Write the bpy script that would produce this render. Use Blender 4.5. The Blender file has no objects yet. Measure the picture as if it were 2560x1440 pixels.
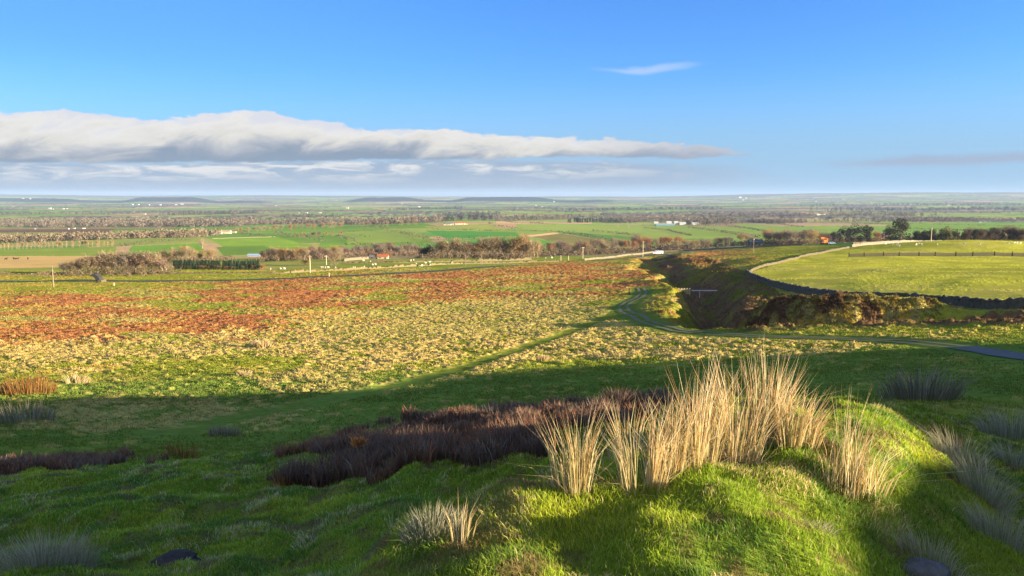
import bpy, math, random
import numpy as np
from mathutils import Vector, Matrix

# ------------------------------------------------------------------ camera, sky, sun
S = bpy.context.scene
COL = S.collection
F_PX, PITCH = 1862.0, math.radians(7.0)
SUN_AZ, SUN_EL = math.radians(106.0), math.radians(9.5)     # azimuth clockwise from +Y (the view direction)

cd = bpy.data.cameras.new('camera'); cam = bpy.data.objects.new('camera', cd); COL.objects.link(cam)
cd.sensor_width = 36.0; cd.lens = 36.0 * F_PX / 2560.0
cd.clip_start = 0.1; cd.clip_end = 60000.0
cam.location = (0, 0, 0); cam.rotation_euler = (math.pi / 2 - PITCH, 0, 0)
S.camera = cam
S.view_settings.view_transform = 'Standard'; S.view_settings.look = 'None'
EXPO = 2.22; S.view_settings.exposure = EXPO; S.view_settings.gamma = 1.0
S.cycles.max_bounces = 5; S.cycles.diffuse_bounces = 2; S.cycles.glossy_bounces = 1
S.cycles.transmission_bounces = 2; S.cycles.volume_bounces = 0; S.cycles.transparent_max_bounces = 6

sl = bpy.data.lights.new('sun', 'SUN'); sl.energy = 5.0; sl.angle = math.radians(0.5); sl.color = (1.0, 0.83, 0.58)
sun = bpy.data.objects.new('sun', sl); COL.objects.link(sun)
SDIR = Vector((math.sin(SUN_AZ) * math.cos(SUN_EL), math.cos(SUN_AZ) * math.cos(SUN_EL), math.sin(SUN_EL)))
sun.rotation_euler = SDIR.to_track_quat('Z', 'Y').to_euler()
sun.location = SDIR * 300

def pix_dir(px, py):
    """azimuth and elevation of a direction"""
    a = (px - 1280) / F_PX; b = (720 - py) / F_PX
    y = math.cos(PITCH) + b * math.sin(PITCH); z = -math.sin(PITCH) + b * math.cos(PITCH)
    return math.atan2(a, y), math.atan2(z, math.hypot(a, y))

class NT:
    """terse node-tree writer"""
    def __init__(s, tree): s.t = tree; s.n = tree.nodes; s.l = tree.links
    def put(s, sock, v):
        if v is None: return
        if isinstance(v, bpy.types.NodeSocket): s.l.new(v, sock)
        else: sock.default_value = v
    def math(s, op, a, b=None, c=None, clamp=False):
        n = s.n.new('ShaderNodeMath'); n.operation = op; n.use_clamp = clamp
        s.put(n.inputs[0], a); s.put(n.inputs[1], b)
        if c is not None: s.put(n.inputs[2], c)
        return n.outputs[0]
    def smooth(s, v, a, b):
        n = s.n.new('ShaderNodeMapRange'); n.interpolation_type = 'SMOOTHSTEP'
        s.put(n.inputs['Value'], v); s.put(n.inputs['From Min'], a); s.put(n.inputs['From Max'], b)
        return n.outputs['Result']
    def noise(s, vec, scale, detail=4, rough=0.55, dist=0.0):
        n = s.n.new('ShaderNodeTexNoise'); s.put(n.inputs['Vector'], vec)
        n.inputs['Scale'].default_value = scale; n.inputs['Detail'].default_value = detail
        n.inputs['Roughness'].default_value = rough; n.inputs['Distortion'].default_value = dist
        return n.outputs[0]
    def comb(s, x, y, z=0.0):
        n = s.n.new('ShaderNodeCombineXYZ'); s.put(n.inputs[0], x); s.put(n.inputs[1], y); s.put(n.inputs[2], z)
        return n.outputs[0]
    def mix(s, f, a, b, mode='MIX'):
        n = s.n.new('ShaderNodeMix'); n.data_type = 'RGBA'; n.blend_type = mode
        s.put(n.inputs[0], f); s.put(n.inputs[6], a); s.put(n.inputs[7], b)
        return n.outputs[2]
    def curve(s, v, pts, lo, hi):
        """piecewise linear function of v through pts [(x, y)], as a float ramp in [lo, hi]"""
        n = s.n.new('ShaderNodeMapRange'); x0, x1 = pts[0][0], pts[-1][0]
        s.put(n.inputs['Value'], v); n.inputs['From Min'].default_value = x0; n.inputs['From Max'].default_value = x1
        r = s.n.new('ShaderNodeValToRGB'); r.color_ramp.interpolation = 'EASE'
        s.l.new(n.outputs[0], r.inputs[0]); e = r.color_ramp.elements
        while len(e) < len(pts): e.new(0.5)
        for k, (x, y) in enumerate(pts):
            e[k].position = (x - x0) / (x1 - x0); g = (y - lo) / (hi - lo); e[k].color = (g, g, g, 1)
        m = s.n.new('ShaderNodeMapRange'); s.l.new(r.outputs[0], m.inputs['Value'])
        m.inputs['To Min'].default_value = lo; m.inputs['To Max'].default_value = hi
        return m.outputs[0]

def build_world():
    w = bpy.data.worlds.new('World'); S.world = w; w.use_nodes = True
    nt = w.node_tree; nt.nodes.clear(); g = NT(nt)
    out = g.n.new('ShaderNodeOutputWorld'); bg = g.n.new('ShaderNodeBackground'); g.l.new(bg.outputs[0], out.inputs[0])
    sky = g.n.new('ShaderNodeTexSky'); sky.sky_type = 'NISHITA'; sky.sun_disc = False
    sky.sun_elevation = SUN_EL; sky.sun_rotation = SUN_AZ; sky.altitude = 200
    sky.air_density = 1.0; sky.dust_density = 0.25; sky.ozone_density = 2.2
    K = 0.09
    bg.inputs['Strength'].default_value = K
    tc = g.n.new('ShaderNodeTexCoord'); sp = g.n.new('ShaderNodeSeparateXYZ'); g.l.new(tc.outputs['Generated'], sp.inputs[0])
    X, Y, Z = sp.outputs
    az = g.math('ARCTAN2', X, Y); el = g.math('ARCSINE', Z)
    hs = g.n.new('ShaderNodeHueSaturation'); g.l.new(sky.outputs[0], hs.inputs['Color'])
    hs.inputs['Saturation'].default_value = SKY_SAT; hs.inputs['Value'].default_value = SKY_VAL; hs.inputs['Hue'].default_value = SKY_HUE
    col = g.mix(1.0, hs.outputs[0], (*SKY_TINT, 1), 'MULTIPLY')
    E_ = 2.0 ** -EXPO
    def c(r, gg, b, k=1.0): return (r * k * E_ / K, gg * k * E_ / K, b * k * E_ / K, 1)
    # pale air low over the horizon
    low = g.smooth(el, 0.17, 0.02)
    col = g.mix(g.math('MULTIPLY', low, 0.9), col, c(0.33, 0.54, 0.80))
    lft = g.math('MULTIPLY', g.smooth(az, 0.10, -0.65), g.smooth(el, 0.06, 0.20))
    col = g.mix(g.math('MULTIPLY', lft, 0.6), col, c(0.13, 0.40, 0.88))
    lav = g.math('MULTIPLY', g.smooth(el, 0.075, 0.012), g.smooth(az, 0.38, 0.05))
    col = g.mix(g.math('MULTIPLY', lav, 0.75), col, c(0.40, 0.49, 0.66))
    nbk = g.noise(tc.outputs['Generated'], 2.2, 5, 0.6, 0.4)  # unseen cloud cover added behind the viewer to brighten the shaded slopes
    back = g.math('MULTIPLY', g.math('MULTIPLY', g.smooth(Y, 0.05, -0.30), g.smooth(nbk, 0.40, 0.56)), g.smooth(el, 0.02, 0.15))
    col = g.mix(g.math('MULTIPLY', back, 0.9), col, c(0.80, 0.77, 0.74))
    def band(pts_top, pts_bot, scale, sx, soft, amp, seed, hi=0.14):
        T = [pix_dir(*p) for p in pts_top]; B = [pix_dir(*p) for p in pts_bot]
        top = g.curve(az, T, 0.0, hi); bot = g.curve(az, B, 0.0, hi)
        v1 = g.comb(g.math('MULTIPLY', az, sx), g.math('MULTIPLY', el, sx * 2.3), seed)
        n1 = g.noise(v1, scale, 6, 0.6, 0.3)
        n1c = g.math('SUBTRACT', n1, 0.5)
        # lobed top edge, flatter base
        t_ = g.math('ADD', top, g.math('MULTIPLY', n1c, amp))
        b_ = g.math('ADD', bot, g.math('MULTIPLY', n1c, amp * 0.35))
        a = g.smooth(g.math('SUBTRACT', t_, el), 0.0, soft)
        b = g.smooth(g.math('SUBTRACT', el, b_), 0.0, soft)
        v = g.math('DIVIDE', g.math('SUBTRACT', el, b_), g.math('MAXIMUM', g.math('SUBTRACT', t_, b_), 0.002), clamp=True)
        return g.math('MULTIPLY', a, b), v, n1, v1
    # hazy second layer under the bank
    m2, v2, n2, c2 = band([(-400, 408), (0, 404), (600, 400), (1100, 396), (1500, 400), (1800, 408), (2000, 440), (2100, 470)],
                      [(-400, 486), (0, 482), (900, 480), (1400, 474), (1700, 468), (2000, 468), (2100, 474)], 9.0, 1.0, 0.006, 0.014, 3.3)
    st = g.noise(g.comb(g.math('MULTIPLY', az, 7.0), g.math('MULTIPLY', el, 42.0), 1.7), 2.0, 6, 0.65, 0.6)
    lit2 = g.math('MULTIPLY', g.smooth(v2, 0.15, 0.75), g.smooth(st, 0.42, 0.62))
    lit2 = g.math('MULTIPLY', lit2, g.smooth(az, 0.32, 0.0))
    c2c = g.mix(lit2, c(0.34, 0.43, 0.56), c(0.80, 0.80, 0.80))
    m2 = g.math('MULTIPLY', m2, g.math('MULTIPLY_ADD', g.smooth(st, 0.3, 0.62), 0.35, 0.65))
    m2 = g.math('MULTIPLY', m2, g.smooth(az, 0.43, 0.10))
    col = g.mix(m2, col, c2c)
    # the main bank
    m1, v1, n1, cc = band([(-600, 262), (0, 274), (150, 277), (400, 292), (520, 286), (660, 274), (760, 298), (900, 316), (1200, 330), (1500, 344), (1700, 354), (1880, 376), (1910, 398)],
                      [(-600, 410), (0, 409), (500, 408), (1000, 402), (1400, 396), (1700, 397), (1880, 390), (1910, 386)], 24.0, 1.0, 0.0032, 0.026, 0.4)
    # billows leaning to the right, folded like a rolled quilt
    sh = g.math('SUBTRACT', g.math('MULTIPLY', az, 1.0), g.math('MULTIPLY', el, 1.3))
    nb = g.noise(g.comb(g.math('MULTIPLY', sh, 13.0), g.math('MULTIPLY', el, 26.0), 5.2), 1.0, 6, 0.62, 0.6)
    nbig = g.noise(g.comb(g.math('MULTIPLY', az, 5.0), g.math('MULTIPLY', el, 14.0), 8.0), 1.0, 3, 0.5)
    vv = g.math('ADD', v1, g.math('MULTIPLY', g.math('SUBTRACT', nb, 0.5), 1.5))
    vv = g.math('ADD', vv, g.math('MULTIPLY', g.math('SUBTRACT', nbig, 0.5), 1.1))
    r = g.n.new('ShaderNodeValToRGB'); g.l.new(vv, r.inputs[0]); e = r.color_ramp.elements
    stops = [(0.0, (0.27, 0.35, 0.46)), (0.18, (0.35, 0.40, 0.49)), (0.36, (0.54, 0.56, 0.60)), (0.56, (0.82, 0.79, 0.73)), (0.80, (0.93, 0.90, 0.86)), (1.0, (0.80, 0.81, 0.87))]
    while len(e) < len(stops): e.new(0.5)
    for k, (p, q) in enumerate(stops): e[k].position = p; e[k].color = (*q, 1)
    sc = g.n.new('ShaderNodeVectorMath'); sc.operation = 'SCALE'; g.l.new(r.outputs[0], sc.inputs[0]); sc.inputs['Scale'].default_value = 0.92 * E_ / K
    # dimmer towards the right-hand end
    dim = g.smooth(az, 0.02, 0.30)
    c1c = g.mix(g.math('MULTIPLY', dim, 0.75), sc.outputs[0], c(0.40, 0.45, 0.57))
    fade = g.smooth(az, 0.335, 0.26)
    m1 = g.math('MULTIPLY', m1, g.math('MULTIPLY_ADD', fade, 0.75, 0.22))
    m1 = g.math('MULTIPLY', m1, g.smooth(az, 0.345, 0.30))
    col = g.mix(m1, col, c1c)
    # grey streak low on the right
    m3, v3, n3, c3 = band([(1980, 402), (2130, 394), (2300, 384), (2560, 370), (2800, 362)],
                      [(1980, 404), (2100, 424), (2300, 424), (2560, 412), (2800, 408)], 16.0, 1.0, 0.008, 0.016, 7.7)
    m3 = g.math('MULTIPLY', m3, g.math('MULTIPLY', g.smooth(az, 0.34, 0.47), 0.8))
    col = g.mix(m3, col, c(0.36, 0.43, 0.57))
    # thin wisp high up
    m4, v4, n4, c4 = band([(1430, 160), (1500, 165), (1600, 164), (1700, 150), (1790, 150)],
                      [(1430, 166), (1500, 182), (1600, 192), (1700, 180), (1790, 160)], 26.0, 1.0, 0.006, 0.012, 9.1, 0.25)
    m4 = g.math('MULTIPLY', m4, g.math('MULTIPLY', g.smooth(az, 0.075, 0.16), g.math('MULTIPLY', g.smooth(az, 0.275, 0.18), 0.55)))
    col = g.mix(m4, col, c(0.60, 0.72, 0.90))
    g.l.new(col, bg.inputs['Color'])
SKY_SAT, SKY_VAL, SKY_HUE = 1.1, 0.66, 0.5
SKY_TINT = (0.38, 0.67, 1.20)
build_world()

# ------------------------------------------------------------------ numpy noise
def _h(ix, iy, s):
    n = (ix.astype(np.int64) * 374761393 + iy.astype(np.int64) * 668265263 + s * 2246822519) & 0xFFFFFFFF
    n = ((n ^ (n >> 13)) * 1274126177) & 0xFFFFFFFF
    n = ((n ^ (n >> 16)) * 2654435761) & 0xFFFFFFFF
    return (n & 0xFFFFFF) / float(0x1000000)
def vnoise(x, y, s=0):
    ix = np.floor(x); iy = np.floor(y); fx = x - ix; fy = y - iy
    fx = fx * fx * (3 - 2 * fx); fy = fy * fy * (3 - 2 * fy)
    ix = ix.astype(np.int64); iy = iy.astype(np.int64)
    a = _h(ix, iy, s); b = _h(ix + 1, iy, s); c = _h(ix, iy + 1, s); d = _h(ix + 1, iy + 1, s)
    return (a + (b - a) * fx) * (1 - fy) + (c + (d - c) * fx) * fy
def fbm(x, y, s=0, o=4, g=0.5):
    v = 0; a = 1; t = 0
    for k in range(o):
        v = v + a * vnoise(x * 1.0, y * 1.0, s + k * 17); t += a; a *= g
        x, y = x * 1.6 + y * 1.2 + 3.1, y * 1.6 - x * 1.2 + 7.7
    return v / t
def worley(x, y, s=0):
    """distance to nearest jittered point and that cell's random number"""
    ix = np.floor(x).astype(np.int64); iy = np.floor(y).astype(np.int64)
    best = np.full(x.shape, 9.0); cid = np.zeros(x.shape)
    for i in (-1, 0, 1):
        for j in (-1, 0, 1):
            cx, cy = ix + i, iy + j
            dx = cx + 0.1 + 0.8 * _h(cx, cy, s) - x; dy = cy + 0.1 + 0.8 * _h(cx, cy, s + 5) - y
            d = dx * dx + dy * dy; m = d < best
            best = np.where(m, d, best); cid = np.where(m, _h(cx, cy, s + 9), cid)
    return np.sqrt(best), cid
def ss(a, b, x):
    t = np.clip((x - a) / (b - a), 0, 1); return t * t * (3 - 2 * t)

# ------------------------------------------------------------------ the lie of the land: heights over (direction u = x / y, distance y)
def tdown(py): return math.tan(math.atan((py - 720) / F_PX) + PITCH)
PXC = [-400, 0, 640, 1000, 1280, 1500, 1700, 1900, 2200, 2560, 3000]
UC = np.array([(p - 1280) / F_PX for p in PXC])
PXN = [-400, 0, 640, 850, 1000, 1280, 1500, 1700, 1900, 2200, 2560, 3000]
ROWS = [
 (0.6,  [-2.0, -1.95, -1.88, -1.83, -1.80, -1.77, -1.74, -1.72, -1.71, -1.74, -1.8, -1.9]),
 (2,    [-2.4, -2.25, -1.98, -1.87, -1.84, -1.80, -1.77, -1.74, -1.73, -1.84, -2.0, -2.1]),
 (3,    [-2.8, -2.6, -2.20, -1.90, -1.86, -1.81, -1.77, -1.74, -1.73, -1.93, -2.15, -2.3]),
 (3.8,  [-3.0, -2.85, -2.6, -2.08, -1.88, -1.83, -1.79, -1.75, -1.72, -1.90, -2.3, -2.5]),
 (4.6,  [-3.3, -3.0, -2.95, -2.55, -2.05, -1.88, -1.84, -1.80, -1.76, -1.84, -2.4, -2.8]),
 (5.3,  [-3.5, -3.15, -3.1, -2.85, -2.55, -2.2, -2.0, -1.90, -1.84, -1.86, -2.55, -2.9]),
 (6,    [-3.7, -3.3, -3.25, -3.05, -2.85, -2.55, -2.3, -2.08, -1.98, -1.95, -2.75, -3.1]),
 (8,    [-4.2, -3.85, -3.7, -3.55, -3.45, -3.25, -2.95, -2.65, -2.40, -2.32, -3.3, -3.7]),
 (11,   [-5.1, -4.65, -4.3, -4.0, -3.85, -3.65, -3.5, -3.3, -3.15, -3.15, -4.1, -4.5]),
 (15,   [-6.2, -5.75, -5.3, -4.6, -4.4, -4.3, -4.25, -4.2, -4.2, -5.2, -5.5]),
 (20,   [-7.8, -7.3, -7.2, -6.6, -6.3, -6.0, -5.9, -5.8, -5.6, -6.2, -6.6]),
 (28,   [-10, -9.7, -9.7, -9.3, -9.0, -8.8, -8.5, -8.3, -7.8, -7.6, -8.0]),
 (40,   [-12.6, -12.2, -12.1, -11.9, -11.7, -11.4, -11.0, -10.6, -10.0, -9.6, -9.8]),
 (55,   [-14.9, -14.6, -14.5, -14.3, -14.1, -13.8, -13.3, -12.8, -12.0, -11.6, -11.6]),
 (75,   [-17.3, -17.1, -17.1, -17.0, -16.9, -16.5, -15.8, -15.2, -14.5, -13.3, -12.6]),
 (100,  [-19.5, -19.4, -19.4, -19.2, -19.1, -18.7, -17.9, -17.3, -16.2, -14.7, -13.6]),
 (125,  [-21.6, -21.5, -21.5, -21.4, -21.2, -20.6, -19.3, -18.4, -16.9, -15.6, -14.5]),
 (160,  [-24.2, -24.1, -24.0, -23.8, -23.6, -22.9, -21.2, -20.2, -18.2, -16.9, -16]),
 (210,  [-27.2, -27, -26.8, -26.3, -26.0, -25.3, -23.4, -21.9, -20.0, -18.9, -18]),
 (265,  [-30, -29.7, -29.4, -28.6, -28.3, -27.5, -25.7, -23.3, -21.7, -21.6, -21]),
 (330,  [-33, -32.7, -32.2, -31.3, -31.0, -30.3, -28.7, -25.6, -22.2, -21.8, -22]),
 (430,  [-38.2, -37.8, -37.4, -36.5, -36.2, -35.5, -33.5, -29.9, -26.2, -25.4, -25]),
 (520,  [-44, -43.6, -43, -42.2, -41.8, -41.2, -39, -34.4, -31.0, -29, -27]),
 (650,  [-48, -48, -48.5, -48.5, -48.5, -48, -46, -42.5, -39.5, -37, -35]),
 (1000, [-57.5, -57.5, -57, -57, -57, -57, -56, -54.5, -53, -51, -49]),
 (1900, [-69.5] * 11), (3000, [-76] * 11), (5500, [-82] * 11), (9000, [-76] * 11),
 (11500, [-52, -52, -56, -60, -60, -60, -58, -50, -40, -36, -36]),
 (15500, [36, 40, 26, 12, 8, 6, 20, 70, 104, 92, 80]),
 (24000, [-60] * 11)]
NS, NU = 1400, 500
LS = np.linspace(math.log(0.6), math.log(24000), NS); UG = np.linspace(-1.25, 1.25, NU)
UN = np.array([(p - 1280) / F_PX for p in PXN])
_t = np.array([np.interp(UG, UC if len(r[1]) == 11 else UN, r[1]) for r in ROWS])
_G = np.empty((NS, NU)); _ly = np.log([r[0] for r in ROWS])
for j in range(NU): _G[:, j] = np.interp(LS, _ly, _t[:, j])
def blur(A, sig, ax):
    k = int(3 * sig) + 1; w = np.exp(-0.5 * (np.arange(-k, k + 1) / sig) ** 2); w /= w.sum()
    P = np.pad(A, [(k, k) if a == ax else (0, 0) for a in (0, 1)], mode='edge'); out = 0
    for i, c in enumerate(w): out = out + c * np.take(P, range(i, i + A.shape[ax]), axis=ax)
    return out
dls = LS[1] - LS[0]
_G = blur(blur(_G, 0.05 / dls, 0), 7, 1)
def table(x, y):
    y = np.maximum(y, 0.6); u = np.clip(x / y, -1.249, 1.249)
    a = np.clip((np.log(y) - LS[0]) / dls, 0, NS - 1.001); b = (u + 1.25) / 2.5 * (NU - 1)
    i = a.astype(int); j = b.astype(int); a = a - i; b = b - j
    return (_G[i, j] * (1 - a) + _G[i + 1, j] * a) * (1 - b) + (_G[i, j + 1] * (1 - a) + _G[i + 1, j + 1] * a) * b
def seg_dist(x, y, pts, vals=None):
    """distance to a polyline and interpolated value there"""
    best = np.full(x.shape, 1e9); val = np.zeros(x.shape)
    for k in range(len(pts) - 1):
        (ax, ay), (bx, by) = pts[k], pts[k + 1]; dx, dy = bx - ax, by - ay
        t = np.clip(((x - ax) * dx + (y - ay) * dy) / (dx * dx + dy * dy), 0, 1)
        d = np.hypot(x - ax - t * dx, y - ay - t * dy); m = d < best; best = np.where(m, d, best)
        if vals is not None: val = np.where(m, vals[k] + (vals[k + 1] - vals[k]) * t, val)
    return best, val
GULLY = [(84, 430), (71, 360), (60, 300), (53, 250), (51, 215), (49.5, 190), (44, 163), (36, 138), (31, 120), (29.5, 107), (33, 99.5), (40, 96.5), (47, 95), (54, 93.5), (59, 85), (67, 75), (90, 60)]
GDEP = [2, 4, 4.5, 6, 5.5, 6.5, 6, 7, 6.5, 6.2, 5.5, 4.2, 3.8, 3.6, 3.8, 3, 2]
BANK = [(38.5, 103.5), (45, 103), (52, 103.5)]
SIDE = [(55, 235), (66, 262), (84, 300)]
def h0(x, y):
    x = np.asarray(x, float); y = np.asarray(y, float)
    z = table(x, y)
    m = (y > 50) & (y < 520) & (x > 0)
    if m.any():
        xm, ym = x[m], y[m]
        wx = xm + 10 * (fbm(xm / 15, ym / 15, 71, 5, 0.6) - 0.5) + 7 * (fbm(xm / 40, ym / 40, 72, 2) - 0.5) * ss(120, 200, ym); wy = ym + 4.5 * (fbm(xm / 9, ym / 9, 73, 4) - 0.5)
        d, dep = seg_dist(wx, wy, GULLY, GDEP); hw = np.interp(ym, [80, 110, 150, 260, 440], [5.5, 8.0, 10, 12, 13])
        g = np.clip(1 - d / hw, 0, 1); g = g * g * (3 - 2 * g)
        d2, _ = seg_dist(wx, wy, BANK); b = np.exp(-(d2 / 5.4) ** 2)
        d3, _ = seg_dist(wx, wy, SIDE); c = np.exp(-(d3 / 9) ** 2)
        # spoil heaps left of the gully and the mound in the far pasture
        k = 0
        for (cx, cy, r, hh) in ((25, 120, 5, 0.9), (28, 140, 5, 0.8), (40.5, 176, 4.5, 2.4), (40, 205, 7, 0.9), (80, 232, 22, 0.6), (198, 318, 38, 3.4), (120, 160, 26, 1.0), (70, 330, 12, 2.2), (92, 395, 12, 2.0), (58, 300, 9, 2.0)):
            k = k + hh * np.exp(-((xm - cx) ** 2 + (ym - cy) ** 2) / r ** 2)
        z = z.copy(); z[m] += -dep * g + 2.1 * b - 1.5 * c + k
    # knoll with the farm, rolls in the fields
    for (cx, cy, rx, ry, hh) in ((-95, 1500, 260, 260, 14), (-600, 1250, 260, 200, 5), (60, 1050, 200, 120, 4), (-420, 900, 160, 120, 4), (-60, 430, 80, 60, 1.0)):
        z = z + hh * np.exp(-((x - cx) / rx) ** 2 - ((y - cy) / ry) ** 2)
    z = z + ss(900, 2500, y) * 9 * (fbm(x / 700, y / 700, 5, 3) - 0.5) + ss(4000, 9000, y) * 46 * (fbm(x / 2600, y / 2600, 6, 4) - 0.5)
    for (a0, a1, hh) in ((-80, 250, 26), (300, 560, 42), (560, 680, 12), (860, 1090, 34), (1120, 1420, 36), (1440, 1560, 14)):
        u0, u1 = (a0 - 1280) / F_PX, (a1 - 1280) / F_PX; uu = x / np.maximum(y, 1)
        z = z + 1.35 * hh * ss(u0, u0 + 0.035, uu) * ss(u1, u1 - 0.045, uu) * np.exp(-((y - 10200) / 900) ** 2)
    z = z + ss(10, 30, y) * (1 - ss(900, 2000, y)) * 0.9 * (fbm(x / 22, y / 22, 8, 3) - 0.5)
    return z
def h1(x, y): return float(h0(np.array([x]), np.array([y]))[0])
_YS = np.geomspace(1.5, 20000, 3000)
def at(px, py, ymin=2.0, ymax=20000.0):
    """the ground point seen in the direction of photo pixel (px, py)"""
    a = (px - 1280) / F_PX; b = (720 - py) / F_PX
    dy = math.cos(PITCH) + b * math.sin(PITCH); dz = -math.sin(PITCH) + b * math.cos(PITCH)
    u, t = a / dy, dz / dy
    ys = _YS[(_YS >= ymin) & (_YS <= ymax)]; h = h0(u * ys, ys); r = t * ys
    k = np.nonzero(r <= h)[0]
    i = k[0] if len(k) else len(ys) - 1
    if i > 0:
        f = (r[i - 1] - h[i - 1]) / ((r[i - 1] - h[i - 1]) - (r[i] - h[i]) + 1e-9); f = min(max(f, 0), 1)
        y = ys[i - 1] + (ys[i] - ys[i - 1]) * f
    else: y = ys[0]
    return u * y, y, h1(u * y, y)
def pin(poly, px, py):
    """point in polygon, vectorised"""
    c = np.zeros(px.shape, bool); n = len(poly); j = n - 1
    for i in range(n):
        xi, yi = poly[i]; xj, yj = poly[j]
        if yi != yj: c ^= ((yi > py) != (yj > py)) & (px < (xj - xi) * (py - yi) / (yj - yi) + xi)
        j = i
    return c
def proj(x, y, z):
    d = y * math.cos(PITCH) - z * math.sin(PITCH); v = y * math.sin(PITCH) + z * math.cos(PITCH)
    return 1280 + F_PX * x / d, 720 - F_PX * v / d

def humm(x, y):
    return 0.20 * (fbm(x / 0.42, y / 0.42, 14, 3) - 0.5) + 0.20 * (1 + 1.2 * ss(4.5, 7, y)) * (fbm(x / 1.2, y / 1.2, 15, 3) - 0.5)
# ------------------------------------------------------------------ object helpers
MATS = {}
def mat(name, color=None, rough=0.9, var=0.25, scale=3.0, attr=None, trans=0.0, bump=0.0):
    if name in MATS: return MATS[name]
    m = bpy.data.materials.new(name); m.use_nodes = True; nt = m.node_tree; nt.nodes.clear(); g = NT(nt)
    out = g.n.new('ShaderNodeOutputMaterial')
    tc = g.n.new('ShaderNodeTexCoord')
    nz = g.noise(tc.outputs['Object'], scale, 5, 0.6)
    if attr:
        a = g.n.new('ShaderNodeVertexColor'); a.layer_name = attr; base = a.outputs[0]
    else:
        base = (*color, 1)
    k = g.math('MULTIPLY_ADD', g.math('SUBTRACT', nz, 0.5), var * 4, 1.0)
    kk = g.comb(k, k, k)
    c = g.mix(1.0, base, kk, 'MULTIPLY')
    if trans > 0:
        d = g.n.new('ShaderNodeBsdfDiffuse'); g.l.new(c, d.inputs[0])
        t = g.n.new('ShaderNodeBsdfTranslucent'); g.l.new(c, t.inputs[0])
        x = g.n.new('ShaderNodeMixShader'); x.inputs[0].default_value = trans
        g.l.new(d.outputs[0], x.inputs[1]); g.l.new(t.outputs[0], x.inputs[2]); g.l.new(x.outputs[0], out.inputs[0])
    else:
        p = g.n.new('ShaderNodeBsdfPrincipled'); g.l.new(c, p.inputs['Base Color'])
        p.inputs['Roughness'].default_value = rough
        p.inputs['Specular IOR Level'].default_value = 0.15 if rough > 0.6 else 0.5
        if bump > 0:
            b = g.n.new('ShaderNodeBump'); b.inputs['Strength'].default_value = bump; b.inputs['Distance'].default_value = 0.05
            g.l.new(nz, b.inputs['Height']); g.l.new(b.outputs[0], p.inputs['Normal'])
        g.l.new(p.outputs[0], out.inputs[0])
    MATS[name] = m; return m

def tag(o, label=None, cat=None, group=None, kind=None):
    if label: o['label'] = label
    if cat: o['category'] = cat
    if group: o['group'] = group
    if kind: o['kind'] = kind
    return o
def empty(name, loc, rz=0.0, sc=1.0):
    o = bpy.data.objects.new(name, None); COL.objects.link(o); o.location = loc; o.rotation_euler = (0, 0, rz)
    o.scale = (sc, sc, sc) if not isinstance(sc, tuple) else sc
    o.empty_display_size = 0.2
    return o
def copy_tree(o, parent=None):
    c = o.copy(); COL.objects.link(c); c.parent = parent
    for ch in o.children: copy_tree(ch, c)
    return c
def np_mesh(name, V, F, nside, material, parent=None, col=None, smooth=False):
    """V (n,3), F flat index array with nside corners per face"""
    me = bpy.data.meshes.new(name); V = np.ascontiguousarray(V, np.float32); F = np.ascontiguousarray(F, np.int32).ravel()
    me.vertices.add(len(V)); me.vertices.foreach_set('co', V.ravel())
    nf = len(F) // nside
    me.loops.add(len(F)); me.loops.foreach_set('vertex_index', F)
    me.polygons.add(nf); me.polygons.foreach_set('loop_start', np.arange(nf, dtype=np.int32) * nside)
    if smooth: me.polygons.foreach_set('use_smooth', np.ones(nf, bool))
    me.update(calc_edges=True)
    if col is not None:
        ca = me.color_attributes.new('Col', 'FLOAT_COLOR', 'POINT')
        c4 = np.ones((len(V), 4), np.float32); c4[:, :3] = col; ca.data.foreach_set('color', c4.ravel())
    me.materials.append(material)
    o = bpy.data.objects.new(name, me); COL.objects.link(o); o.parent = parent
    return o
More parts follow.
